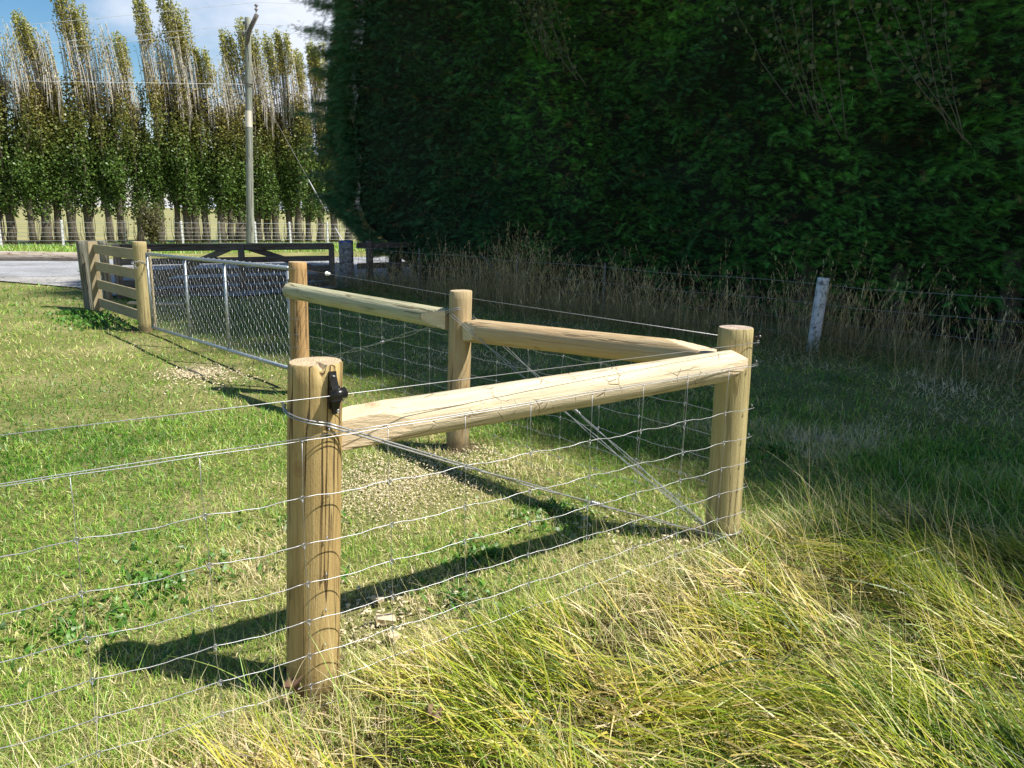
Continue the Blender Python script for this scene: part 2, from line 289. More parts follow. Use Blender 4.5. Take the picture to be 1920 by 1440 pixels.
# ------------------------------------------------------------ grass
def blades(P,length,az,l0,l1,width,segs,c0,c1,tw=None):
    n=len(P); s=np.linspace(0,1,segs+1); ds=1/segs
    th=l0[:,None]+(l1-l0)[:,None]*s[None,:]
    thm=(th[:,1:]+th[:,:-1])/2
    hx=np.concatenate([np.zeros((n,1)),np.cumsum(np.sin(thm)*ds,1)],1)*length[:,None]
    hz=np.concatenate([np.zeros((n,1)),np.cumsum(np.cos(thm)*ds,1)],1)*length[:,None]
    ca,sa=np.cos(az),np.sin(az)
    C=np.stack([P[:,0,None]+hx*ca[:,None],P[:,1,None]+hx*sa[:,None],P[:,2,None]+hz],-1)
    if tw is None: tw=rng.uniform(-.9,.9,n)
    sx=-sa*np.cos(tw); sy=ca*np.cos(tw); sz=np.sin(tw)
    side=np.stack([sx,sy,sz],-1)
    wd=(width[:,None]*np.maximum(1-s**1.6,.08)[None,:])[...,None]/2
    A=C-side[:,None,:]*wd; B=C+side[:,None,:]*wd
    Vv=np.stack([A,B],2).reshape(-1,3)
    base=(np.arange(n)*(2*(segs+1)))[:,None]; k=np.arange(segs)[None,:]*2; a=base+k
    Fq=np.stack([a,a+1,a+3,a+2],-1).reshape(-1,4)
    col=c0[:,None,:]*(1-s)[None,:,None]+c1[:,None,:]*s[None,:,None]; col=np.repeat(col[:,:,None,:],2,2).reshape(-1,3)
    return Vv,Fq,col
def join(parts):
    o=0;Vs=[];Fs=[];Cs=[]
    for v,f,c in parts: Vs.append(v);Fs.append(f+o);Cs.append(c);o+=len(v)
    return np.concatenate(Vs),np.concatenate(Fs),np.concatenate(Cs)
# fence geometry used by everything
P_FRONT=np.array([-.69,2.44]); P_CORN=np.array([1.11,3.76]); P_MID=np.array([-.38,5.25]); P_BACK=np.array([-1.93,6.86]); P_GATE=np.array([-4.99,10.35])
FD=P_CORN-P_FRONT; FD=FD/np.linalg.norm(FD); FN=np.array([FD[1],-FD[0]])        # FN: out of the yard, towards the long grass
HD=np.array([-.70,.714]); HN=np.array([.714,.70]); HW=np.array([3.79,9.62])     # old fence line in front of the hedge
def hedge_line(t,o=0): p=HW+HD*t+HN*o; return float(p[0]),float(p[1])
def side(x,y): # >0 in the long grass
    d=(x-P_FRONT[0])*FN[0]+(y-P_FRONT[1])*FN[1]
    d2=(x-P_CORN[0])*.72+(y-P_CORN[1])*.69
    u=(x-P_FRONT[0])*FD[0]+(y-P_FRONT[1])*FD[1]
    return d,d2,u
def inpoly(x,y,poly):
    r=np.zeros(len(x),bool); n=len(poly)
    for i in range(n):
        x1,y1=poly[i]; x2,y2=poly[(i+1)%n]
        if y1==y2: continue
        c=((y1>y)!=(y2>y))&(x<(x2-x1)*(y-y1)/(y2-y1)+x1); r^=c
    return r
def wedge(n,r0,r1,half=R(43)):
    """points with density falling as 1/d^2"""
    r=r0*(r1/r0)**rng.random(n); a=rng.uniform(-half,half,n); return r*np.sin(a),r*np.cos(a),r
def pal(f,cols):
    f=np.clip(f,0,.9999)*(len(cols)-1); i=f.astype(int); k=(f-i)[:,None]; cols=np.array(cols); return cols[i]*(1-k)+cols[i+1]*k
GREENS=[(.06,.19,.014),(.15,.38,.03),(.29,.52,.055),(.5,.56,.15),(.72,.64,.33),(.88,.78,.53)]
def lawn(n,r0,r1):
    x,y,r=wedge(n,r0,r1)
    d,d2,u=side(x,y); far=HN[0]*(x-HW[0])+HN[1]*(y-HW[1])
    tall=(d>.02)&(d2<2.0)
    keep=~((d>.1)&(far<-4.8)&(rng.random(n)<np.clip(d*2.2,.3,.86)))&(far<.7)&~inpoly(x,y,ROADP)&(~inpoly(x,y,DRIVEP)|(rng.random(n)<.03))
    keep&=(TN[0]*(x-TA[0])+TN[1]*(y-TA[1])<1.5)
    # bare sawdust patches keep fewer blades
    for px,py,pr in ((-3.2,7.7,.5),(-.75,4.45,.55),(-.55,2.85,.25)):
        keep&=~(((x-px)**2+(y-py)**2<pr*pr*(.6+.8*vn(x,y,3,5)))&(rng.random(n)<.72))
    x,y,r,d,far=x[keep],y[keep],r[keep],d[keep],far[keep]; n=len(x)
    dry=fbm(x,y,.7,1)*1.1+fbm(x,y,3.2,7)*.5-.42+rng.normal(0,.21,n)
    dry+=np.where((y>5.2)&(x<-1.0),-.16,0)+np.clip((4.2-y)*.04,0,.1)
    dry+=np.where(far>-4.5,.05+.9*(fbm(x,y,1.2,66)-.5),0)
    tuft=fbm(x,y,1.6,31); ln=(.028+.035*rng.random(n)+.07*np.clip(tuft-.58,0,1)*3*rng.random(n))*(1+.02*r)
    ln=np.where((far>-4.4)&(x>.8),ln*(.8+1.2*vn(x,y,1.1,4)),ln)
    ln=np.where(d>.0,np.where(y<4.6,ln*1.8,ln),ln)
    wd=(.0026+.0013*rng.random(n))*np.maximum(1,(r/2.8)**.85)
    P=np.stack([x,y,gh(x,y)-.004],-1); az=rng.uniform(0,2*PI,n)
    l0=np.abs(rng.normal(.55,.45,n)); l1=l0+rng.uniform(.3,1.2,n)
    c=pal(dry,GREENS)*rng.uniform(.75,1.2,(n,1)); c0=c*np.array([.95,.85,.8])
    return blades(P,ln,az,l0,l1,wd,2,c0,c)
parts=[lawn(190000,1.75,6.5),lawn(120000,5.5,26),]
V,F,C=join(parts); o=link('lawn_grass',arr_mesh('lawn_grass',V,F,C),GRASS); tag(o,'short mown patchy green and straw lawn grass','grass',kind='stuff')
# verge grass beyond the road
n=26000; t=rng.uniform(-6,32,n); off=rng.uniform(-7.5,.9,n); p=TA[None]+TD[None]*t[:,None]+TN[None]*off[:,None]; x,y=p[:,0],p[:,1]
k=~inpoly(x,y,ROADP)&(y>22); x,y=x[k],y[k]; n=len(x)
V,F,C=blades(np.stack([x,y,np.zeros(n)],-1),rng.uniform(.08,.24,n),rng.uniform(0,6.28,n),rng.uniform(0,.5,n),rng.uniform(.5,1.5,n),rng.uniform(.02,.035,n),2,pal(rng.random(n)*.6,GREENS),pal(rng.random(n)*.75,GREENS))
o=link('verge_grass',arr_mesh('verge_grass',V,F,C),GRASS); tag(o,'rough green verge grass between the road and the poplars','grass',kind='stuff')

# long rank grass outside the fence, combed over in clumps
def longgrass():
    nc=620; cx_=rng.uniform(-2.5,4.6,nc); cy_=rng.uniform(.9,4.9,nc); d,d2,u=side(cx_,cy_); far=HN[0]*(cx_-HW[0])+HN[1]*(cy_-HW[1])
    k=(d>-.02)&(far<-4.7)&(cx_**2+cy_**2>1.2); cx_,cy_,d,far=cx_[k],cy_[k],d[k],far[k]; nc=len(cx_)
    ty=vn(cx_,cy_,1.5,91)+rng.normal(0,.16,nc)>.6; caz=np.where(ty,R(-50),R(158))+(fbm(cx_,cy_,.8,40)-.5)*1.1+rng.normal(0,.36,nc)
    stand=np.clip((cx_-1.7)*.45,0,.8)*np.clip((3.9-cy_)*.8,.1,1)
    cl=np.clip(np.where(ty,1.42,1.05)-.55*stand+rng.normal(0,.22,nc),.12,1.5); cln=rng.uniform(.13,.33,nc)*(.65+.7*vn(cx_,cy_,1.1,77))
    ctone=fbm(cx_,cy_,1.3,19)*1.3-.22+rng.normal(0,.15,nc)-.1*stand+np.clip(.55-d,0,.55)*.6
    G=[(.03,.085,.006),(.1,.22,.013),(.28,.43,.028),(.55,.62,.06),(.71,.64,.17),(.8,.7,.36),(.88,.81,.55)]
    out=[]
    def lay(n,spread,wlo,whi,lf,zlo,zhi,tn,leanadd,edgeband):
        i=rng.integers(0,nc,n); x=cx_[i]+rng.normal(0,spread,n); y=cy_[i]+rng.normal(0,spread,n); d,d2,u=side(x,y); far=HN[0]*(x-HW[0])+HN[1]*(y-HW[1])
        near=np.exp(-((x-1.3)**2+(y-3.95)**2)/.35); trough=vn(x,y*1.0+x*.6,2.1,83); keep=(d>.02)&(far<-4.75)&(rng.random(n)<np.clip((trough-.22)*4.5,.12,1))&(rng.random(n)<.3+2.4*d)&(rng.random(n)>near*.6); i,x,y,d,far=i[keep],x[keep],y[keep],d[keep],far[keep]; n=len(x)
        sh=np.clip(.4+d*1.5,.4,1)*np.clip((-4.7-far)*.8+.25,.25,1)
        az=caz[i]+rng.normal(0,.38,n); l0=np.clip(cl[i]+leanadd+rng.normal(0,.24,n),.02,1.45); l1=np.clip(l0+np.where(rng.random(n)<.25,rng.uniform(.6,1.4,n),rng.uniform(-.1,.45,n)),.1,2.0)
        ln=cln[i]*lf*rng.uniform(.5,1.35,n)*sh; z=gh(x,y)+rng.uniform(zlo,zhi,n)*sh
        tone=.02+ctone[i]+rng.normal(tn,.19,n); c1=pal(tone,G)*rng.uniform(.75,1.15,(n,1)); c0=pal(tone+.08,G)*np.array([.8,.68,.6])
        out.append(blades(np.stack([x,y,z],-1),ln,az,l0,l1,rng.uniform(wlo,whi,n),5,c0,c1))
    lay(20000,.12,.003,.006,.8,0,.04,.14,.25,0)      # flattened mat, strawy
    lay(26000,.075,.0032,.0075,1.0,0,.09,-.02,0,0)        # combed blades
    lay(5200,.12,.0045,.0095,1.1,.02,.1,-.02,-.3,0)  # broader blades standing clear
    # fine seed stalks
    n=1700; i=rng.integers(0,nc,n); x=cx_[i]+rng.normal(0,.12,n); y=cy_[i]+rng.normal(0,.12,n); d,d2,u=side(x,y); k=d>.04; i,x,y=i[k],x[k],y[k]; n=len(x)
    az=caz[i]+rng.normal(0,.7,n); l0=np.clip(cl[i]*.5+rng.normal(0,.2,n),.02,1.2); l1=np.clip(l0+rng.uniform(.1,.9,n),.1,1.7); ln=rng.uniform(.25,.62,n); c=np.tile([.78,.66,.36],(n,1))*rng.uniform(.7,1.1,(n,1))
    out.append(blades(np.stack([x,y,gh(x,y)],-1),ln,az,l0,l1,rng.uniform(.0018,.003,n),6,c,c))
    return out
pp=longgrass()
# matted brown thatch beneath
n=15000; x=rng.uniform(-2.4,4.6,n); y=rng.uniform(1.0,4.9,n); d,d2,u=side(x,y); far=HN[0]*(x-HW[0])+HN[1]*(y-HW[1]); k=(d>.12)&(far<-4.9); x,y=x[k],y[k]; n=len(x)
c=np.array([.1,.08,.03])*rng.uniform(.5,1.8,(n,1)); pp.append(blades(np.stack([x,y,gh(x,y)+.003],-1),rng.uniform(.08,.2,n),rng.uniform(0,6.28,n),rng.uniform(1.2,1.5,n),rng.uniform(1.5,1.7,n),rng.uniform(.006,.012,n),2,c,c,rng.uniform(-.3,.3,n)))
# standing wisps with seed heads, and wisps leaning over the bottom wires
n=900; u=rng.uniform(-1.9,3.6,n); off=rng.uniform(-.06,.5,n); x=P_FRONT[0]+FD[0]*u+FN[0]*off; y=P_FRONT[1]+FD[1]*u+FN[1]*off; k=(y>1.0); x,y=x[k],y[k]; n=len(x)
c=pal(rng.random(n)*.6+.35,GREENS)
pp.append(blades(np.stack([x,y,gh(x,y)],-1),rng.uniform(.12,.4,n),rng.uniform(0,6.28,n),rng.uniform(.05,.6,n),rng.uniform(.5,1.5,n),rng.uniform(.0018,.0038,n),5,c*.9,c))
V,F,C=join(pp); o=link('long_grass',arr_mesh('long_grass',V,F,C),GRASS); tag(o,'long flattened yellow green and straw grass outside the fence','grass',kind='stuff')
# broad-leaved weeds in the lawn
def weeds():
    out=[]
    cl=[(-1.55,3.15,.5,55),(-1.75,2.75,.35,30),(-1.0,3.4,.3,14),(-.1,3.5,.3,35),(.2,4.1,.35,30),(-5.9,10.9,.5,60),(-6.4,11.4,.4,60),(-6.9,12.0,.3,40),(1.9,5.3,.4,30),(-1.1,3.9,.3,25),(-.2,3.05,.25,25),(3.2,5.2,.6,60)]
    for cx_,cy_,r_,k in cl:
        m=k*6; a=rng.uniform(0,6.28,m); q=np.abs(rng.normal(0,r_*.6,m)); x=cx_+q*np.cos(a); y=cy_+q*np.sin(a)
        big=1+.08*math.hypot(cx_,cy_)
        c=np.array([(.06,.15,.018)])*rng.uniform(.6,1.9,(m,1)); 
        out.append(blades(np.stack([x,y,gh(x,y)+.005],-1),rng.uniform(.02,.05,m)*big,rng.uniform(0,6.28,m),rng.uniform(.2,.9,m),rng.uniform(1.0,1.9,m),rng.uniform(.012,.022,m)*big,3,c,c*1.15))
    return join(out)
V,F,C=weeds(); o=link('broadleaf_weeds',arr_mesh('broadleaf_weeds',V,F,C),GRASS); tag(o,'low patches of dark green broad leaved weeds in the lawn','weeds',kind='stuff')

# dry rank grass along the old fence
def drygrass():
    n=10500; t=rng.uniform(-7.5,11.2,n); off=rng.normal(.25,.5,n); clump=vn(t,off,1.5,9); dens=np.clip(.2+1.9*(clump-.25),.12,1)*np.where(t<-5,.6,1)
    k=(rng.random(n)<dens)&(off<1.6)&(off>-1.0); t,off=t[k],off[k]; n=len(t)
    p=HW[None]+HD[None]*t[:,None]+HN[None]*off[:,None]; x,y=p[:,0],p[:,1]
    tall=np.exp(-((t-5.3)/1.0)**2)*.38+np.exp(-((t-.2)/1.7)**2)*.18+np.exp(-((t+3.4)/.8)**2)*.12
    ln=np.clip(rng.normal(.58,.22,n)+tall*rng.random(n)*1.5+.5*(vn(t,off*.5,2.3,3)-.5),.15,1.5)
    az=rng.uniform(0,6.28,n); l0=np.abs(rng.normal(.08,.2,n)); l1=l0+rng.uniform(.05,.8,n)
    tone=rng.random(n)[:,None]; c=np.array([.3,.22,.09])*(1-tone)+np.array([.75,.6,.32])*tone
    P=np.stack([x,y,gh(x,y)],-1); w=rng.uniform(.004,.007,n)
    out=[blades(P,ln,az,l0,l1,w,4,c*.8,c)]
    # seed heads: short blades around the last fifth of the stalk
    kk=rng.random(n)<.55; s=np.linspace(0,1,9)
    for q in (.82,.87,.92,.97,1.0):
        m=kk; th=(l0+(l1-l0)*q*.5)[m]; hx=np.sin(th)*ln[m]*q; hz=np.cos(th)*ln[m]*q
        PP=np.stack([P[m,0]+hx*np.cos(az[m]),P[m,1]+hx*np.sin(az[m]),P[m,2]+hz],-1); mm=len(PP)
        out.append(blades(PP,rng.uniform(.03,.07,mm),az[m]+rng.uniform(-1.2,1.2,mm),rng.uniform(0,.6,mm),rng.uniform(.5,1.2,mm),rng.uniform(.007,.012,mm),2,c[m]*1.1,c[m]*1.3))
    # collapsed mat
    n=13000; t=rng.uniform(-7.5,11.2,n); off=rng.normal(.0,.55,n); p=HW[None]+HD[None]*t[:,None]+HN[None]*off[:,None]; x,y=p[:,0],p[:,1]
    ton=rng.random(n)[:,None]; c=np.array([.2,.15,.065])*(1-ton)+np.array([.62,.48,.22])*ton
    c=np.where((rng.random(n)<.3)[:,None],np.array([.08,.17,.03]),c)
    out.append(blades(np.stack([x,y,gh(x,y)+rng.random(n)*.12],-1),rng.uniform(.12,.45,n),rng.uniform(0,6.28,n),rng.uniform(.2,1.2,n),rng.uniform(.9,1.9,n),rng.uniform(.004,.008,n),4,c*.8,c))
    return join(out)
V,F,C=drygrass(); o=link('dry_grass',arr_mesh('dry_grass',V,F,C),DRY); tag(o,'tall dead brown grass with seed heads along the hedge','dry grass',kind='stuff')

# ------------------------------------------------------------ hedge
def sprays(P,D,Lg,roll,c,K=6):
    """flat feathery fronds: D direction, Lg length"""
    n=len(P); D=D/np.linalg.norm(D,axis=1,keepdims=True)
    up=np.array([0,0,1.0])[None]+rng.normal(0,.35,(n,3)); sd=np.cross(D,up); sd/=np.linalg.norm(sd,axis=1,keepdims=True); nm=np.cross(sd,D)
    sd2=sd*np.cos(roll)[:,None]+nm*np.sin(roll)[:,None]; nm=np.cross(sd2,D); sd=sd2
    T=[]  # template quads in (along, side, normal)
    for i in range(K):
        a=.12+.8*i/(K-1); l=.4*(1-.65*a)+.06; w=.065
        for s_ in (-1,1):
            ax=a; dx=math.cos(.75)*l; dy=math.sin(.75)*l*s_
            T.append([(ax-w/2,0,0),(ax+dx*.55-w*.35,dy*.5,-.02),(ax+dx,dy,-.06),(ax+dx*.45+w*.7,dy*.5,-.02)])
    T.append([(0,-.012,0),(.5,-.025,.02),(1.12,0,-.03),(.5,.025,.02)])
    T=np.array(T); T=T.reshape(-1,3); sag=-.18*T[:,0]**2
    V=P[:,None,:]+(D[:,None,:]*T[None,:,0,None]+sd[:,None,:]*T[None,:,1,None]+nm[:,None,:]*T[None,:,2,None])*Lg[:,None,None]
    V[:,:,2]+=sag[None,:]*Lg[:,None]
    q=len(T)//4; a=(np.arange(n)*len(T))[:,None]+np.arange(q)[None,:]*4; F=np.stack([a,a+1,a+2,a+3],-1).reshape(-1,4)
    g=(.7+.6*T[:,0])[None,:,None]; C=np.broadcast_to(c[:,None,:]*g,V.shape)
    return V.reshape(-1,3),F,C.reshape(-1,3)
HT0,HT1,HOFF,HTOP,HTHK=-17.,13.0,1.45,16.3,4.6
def htop(t): return HTOP-np.clip((np.asarray(t)-3)/10,0,1)*8.6
def htuck(z): return np.clip(1.9-z,0,1.9)*.95
def hedge_face(t,z):
    """outward bulge of the clipped face (metres towards the lawn)"""
    b=(fbm(t,z,.45,14)-.5)*1.1+(fbm(t,z*1.4,1.7,33)-.5)*.7; w=np.clip((np.asarray(t)-9.3)/2.2,0,1)
    return b*(1-w)+(np.abs(b)*.6+.05)*w-np.clip(z-9,0,9)*.05-np.clip(1.2-z,0,1.2)*.35*(1-w)
hedge=empty('hedge',(*hedge_line(-2,HOFF+2.3),0),'tall dark green clipped cypress hedge behind the old wire fence','hedge')
def endbulge(z,a): return np.sin(np.clip(a+.03,0,1)*PI)**.3*1.0+(fbm(z,a*3,.8,5)-.4)*1.6+(fbm(z,a*3,2.6,6)-.5)*.6-np.clip(1.6-z,0,1.6)*.8-np.clip(z-5,0,12)*.05
def endext(z): return np.clip(.7*endbulge(z,0*z+.05)-.3,-.1,1.3)-htuck(z)
def hcol(t,z,n):
    k=np.clip(fbm(t,z,.9,71)*1.6-.3,0,1)[:,None]; base=np.array([.02,.08,.03])*(1-k)+np.array([.08,.26,.04])*k
    lf=np.clip((t-6.5)/4,0,1)[:,None]; base=base*(1-lf)+np.array([.03,.095,.04])*lf; base=np.where((rng.random(n)<.035)[:,None],np.array([.13,.09,.04]),base)
    return base*np.array([1.6,1.45,1.3])*rng.uniform(.6,1.5,(n,1))
def hed():
    out=[]
    def face(n,t0,t1,z0,z1,lo,hi):
        t=rng.uniform(t0,t1,n); z=rng.uniform(z0,z1,n); b=hedge_face(t,z); dep=rng.random(n)**1.7*.55
        keep=~((z<.7)&(rng.random(n)<.5))
        keep&=(z<htop(t))&(t<HT1+endext(z)+.1)
        t,z,b,dep=t[keep],z[keep],b[keep],dep[keep]; n=len(t)
        o=HOFF-b+dep; p=HW[None]+HD[None]*t[:,None]+HN[None]*o[:,None]
        P=np.stack([p[:,0],p[:,1],z],-1)
        tang=rng.normal(-.35,.75,n); D=np.stack([-HN[0]*.6+HD[0]*tang,-HN[1]*.6+HD[1]*tang,rng.normal(.05,.25,n)],-1)
        return sprays(P,D,rng.uniform(lo,hi,n),rng.normal(0,.5,n),hcol(t,z,n))
    # boughs: each a fan of sprays pushing out of the face, tips brighter new growth
    nb=7200; t=rng.uniform(-5.2,HT1+1.5,nb); z=rng.uniform(.15,7.5,nb); keep=(z<htop(t))&(t<HT1+endext(z)+.15)&~((z<.6)&(rng.random(nb)<.5)); t,z=t[keep],z[keep]; nb=len(t)
    Lb=rng.uniform(.3,.75,nb); K_=10; tg=rng.normal(-.75,.4,nb); zu=rng.normal(.2,.2,nb)
    B=np.stack([-HN[0]*.6+HD[0]*tg,-HN[1]*.6+HD[1]*tg,zu],-1); B/=np.linalg.norm(B,axis=1,keepdims=True)
    bo=HOFF-hedge_face(t,z)+.42; p=HW[None]+HD[None]*t[:,None]+HN[None]*bo[:,None]; P0=np.stack([p[:,0],p[:,1],z],-1)
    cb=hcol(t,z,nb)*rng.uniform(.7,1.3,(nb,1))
    i=np.repeat(np.arange(nb),K_); s_=np.tile(np.linspace(.05,1,K_),nb); sd=np.cross(B,[0,0,1.]); m=len(i); w=rng.normal(0,1,m)
    P=P0[i]+B[i]*(s_*Lb[i])[:,None]+sd[i]*(w*.055)[:,None]+np.stack([np.zeros(m),np.zeros(m),rng.normal(0,.035,m)-.06*s_**2],-1)
    D=B[i]+sd[i]*(w*.45)[:,None]+rng.normal(0,.16,(m,3))
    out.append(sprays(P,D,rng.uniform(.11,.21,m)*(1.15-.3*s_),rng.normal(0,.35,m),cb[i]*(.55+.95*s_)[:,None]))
    out.append(face(17000,-5.2,HT1+1.5,.15,7.5,.13,.26))
    out.append(face(3600,-5.2,HT1,7.5,HTOP,.8,1.3))
    out.append(face(5200,HT0,-5.2,.15,HTOP,.8,1.3))
    # left end: rounded, boughs poke out further
    n=34000; a=rng.uniform(0,1,n)**1.9; z=rng.uniform(.6,float(htop(HT1)),n)**1.0; o=HOFF+a*HTHK; edge=endbulge(z,a)
    t=HT1+edge*.7-.1-rng.random(n)**1.5*.7-htuck(z); p=HW[None]+HD[None]*t[:,None]+HN[None]*o[:,None]; P=np.stack([p[:,0],p[:,1],z],-1)
    tang=rng.normal(.9,.35,n); D=np.stack([-HN[0]*.3+HD[0]*tang,-HN[1]*.3+HD[1]*tang,rng.normal(.2,.25,n)],-1)
    out.append(sprays(P,D,rng.uniform(.15,.32,n),rng.normal(0,.5,n),hcol(t,z,n)))
    # projecting boughs
    for zc,ex in ((6.5,.7),(5.85,.95),(5.4,.3),(4.9,.5),(4.15,.6),(3.75,1.35),(3.3,.5),(2.95,.8),(2.35,.7),(1.85,.6),(7.1,.5)):
        m=620; s=rng.random(m); o=HOFF+.2+rng.normal(0,.3,m); t=HT1+.35+s*ex*1.25+rng.normal(0,.08,m); z=zc+s*.3*ex+rng.normal(0,.17,m)*(1.1-s)
        p=HW[None]+HD[None]*t[:,None]+HN[None]*o[:,None]; P=np.stack([p[:,0],p[:,1],z],-1)
        D=np.stack([HD[0]+rng.normal(0,.3,m),HD[1]+rng.normal(0,.3,m),rng.normal(.2,.25,m)],-1)
        out.append(sprays(P,D,rng.uniform(.14,.27,m),rng.normal(0,.5,m),hcol(t,z,m)))
    # top
    n=3000; t=rng.uniform(HT0,HT1,n); a=rng.uniform(0,1,n); o=HOFF+.4+a*HTHK; z=htop(t)-.3+rng.normal(0,.35,n)+np.sin(a*PI)*.7; p=HW[None]+HD[None]*t[:,None]+HN[None]*o[:,None]
    out.append(sprays(np.stack([p[:,0],p[:,1],z],-1),np.stack([rng.normal(0,1,n),rng.normal(0,1,n),rng.uniform(.3,1.5,n)],-1),rng.uniform(.8,1.4,n),rng.normal(0,.5,n),hcol(t,z,n)))
    return join(out)
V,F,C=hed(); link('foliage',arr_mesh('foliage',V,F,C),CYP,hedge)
# dark closed shell added inside the foliage to block light, in place of branches
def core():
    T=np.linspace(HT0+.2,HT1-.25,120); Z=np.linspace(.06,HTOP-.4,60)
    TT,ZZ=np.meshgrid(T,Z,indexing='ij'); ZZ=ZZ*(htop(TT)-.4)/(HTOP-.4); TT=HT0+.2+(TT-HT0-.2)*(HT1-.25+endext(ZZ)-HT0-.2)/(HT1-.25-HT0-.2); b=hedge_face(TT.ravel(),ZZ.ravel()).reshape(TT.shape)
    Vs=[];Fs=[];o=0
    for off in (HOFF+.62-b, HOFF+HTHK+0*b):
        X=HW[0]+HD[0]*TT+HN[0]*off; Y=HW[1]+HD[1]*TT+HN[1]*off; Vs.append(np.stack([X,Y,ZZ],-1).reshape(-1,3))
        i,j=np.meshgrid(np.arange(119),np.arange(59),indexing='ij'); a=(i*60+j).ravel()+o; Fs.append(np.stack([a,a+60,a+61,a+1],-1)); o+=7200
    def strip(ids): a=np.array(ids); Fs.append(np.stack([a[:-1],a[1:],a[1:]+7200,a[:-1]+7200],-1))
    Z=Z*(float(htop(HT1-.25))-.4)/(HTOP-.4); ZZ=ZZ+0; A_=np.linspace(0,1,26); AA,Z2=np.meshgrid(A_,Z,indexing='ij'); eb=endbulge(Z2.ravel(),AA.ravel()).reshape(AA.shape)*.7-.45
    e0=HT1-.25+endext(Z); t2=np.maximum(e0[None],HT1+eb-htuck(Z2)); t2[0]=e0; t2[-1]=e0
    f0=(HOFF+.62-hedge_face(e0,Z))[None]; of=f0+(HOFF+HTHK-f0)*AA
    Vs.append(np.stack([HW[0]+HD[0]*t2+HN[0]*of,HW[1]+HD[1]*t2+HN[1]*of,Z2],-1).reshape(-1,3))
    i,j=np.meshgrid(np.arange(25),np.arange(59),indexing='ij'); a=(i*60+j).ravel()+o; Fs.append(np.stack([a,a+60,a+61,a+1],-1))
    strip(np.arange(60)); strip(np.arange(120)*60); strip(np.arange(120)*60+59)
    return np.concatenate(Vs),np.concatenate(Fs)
V,F=core(); link('light_block_core',arr_mesh('light_block_core',V,F,None,True),DARKCORE,hedge)
for k in range(13):
    mb=MB(); t=HT1-.6-k*1.25+random.uniform(-.2,.2); x,y=hedge_line(t,HOFF+.9+random.uniform(0,.5)); r=random.uniform(.12,.2)
    mb.tube([(x,y,-.05),(x+.03,y,.4),(x-.02,y+.05,1.3)],[r*1.25,r,r*.9],9); mb.build('trunk',BARK,hedge)

# leaves helper: diamonds
def leaves(P,size,c,upbias=0.0):
    n=len(P); a=rng.normal(0,1,(n,3)); a[:,2]+=upbias; a/=np.linalg.norm(a,axis=1,keepdims=True); b=rng.normal(0,1,(n,3)); b-=a*(a*b).sum(1,keepdims=True); b/=np.linalg.norm(b,axis=1,keepdims=True)
    s=size[:,None]; V=np.stack([P-a*s*.5,P+b*s*.42-a*s*.05,P+a*s*.62,P-b*s*.42-a*s*.05],1)
    i=(np.arange(n)*4)[:,None]; F=np.concatenate([i,i+1,i+2,i+3],1); return V.reshape(-1,3),F,np.repeat(c,4,0)
SHTW=simple('shoot_bark',(.12,.105,.07),.9,0,.3,40,0)
# poplar suckers growing up through the hedge face
def shoot(px,py,pz,spread,hgt,ns,label,sx=-.5):
    root=empty('poplar_shoots',(px,py,pz),label,'shoots','poplar shoots coming through the hedge face')
    mb=MB(); LP=[]
    for k in range(ns):
        a=(k/(max(1,ns-1))-.5)*spread*random.uniform(.6,1.5)+sx; h=hgt*random.uniform(.5,1.2); pts=[]; ox=random.uniform(-.7,.7)
        for i in range(8):
            s=i/7; q=Vector((HD[0]*-a*h*s*1.0*(1.35-.5*s),HD[1]*-a*h*s*(1.35-.5*s),h*s))-Vector((HN[0],HN[1],0))*(.1*s)+Vector((HD[0],HD[1],0))*ox*(1-.3*s)+Vector((0,0,ox*.6))
            pts.append(q+Vector((random.gauss(0,.012),random.gauss(0,.012),0))); 
            if i>1:
                for _ in range(9): LP.append(q+Vector((random.gauss(0,.14),random.gauss(0,.14),random.gauss(0,.12))))
        mb.tube(pts,[.007-.0007*i for i in range(8)],5)
    mb.build('stems',SHTW,root,loc=root.location)
    P=np.array([tuple(p) for p in LP]); c=np.array([(.1,.12,.04)])*rng.uniform(.6,1.6,(len(P),1)); V,F,C=leaves(P,rng.uniform(.05,.09,len(P)),c)
    link('leaves',arr_mesh('leaves',V,F,C),LEAF,root,loc=root.location)
for t,o,z,sp,h,ns,sx,lb in ((5.3,1.05,4.05,.5,2.6,11,-.42,'pale bare poplar shoots fanned out high on the hedge near its left end'),
                      (.9,.95,3.05,.5,2.4,7,-.35,'leafy poplar shoots in the upper middle of the hedge'),
                      (-.6,.95,2.9,.5,2.4,6,-.35,'sparse poplar shoots in the upper hedge right of the middle')):
    x,y=hedge_line(t,o); shoot(x,y,z,sp,h,ns,lb,sx)

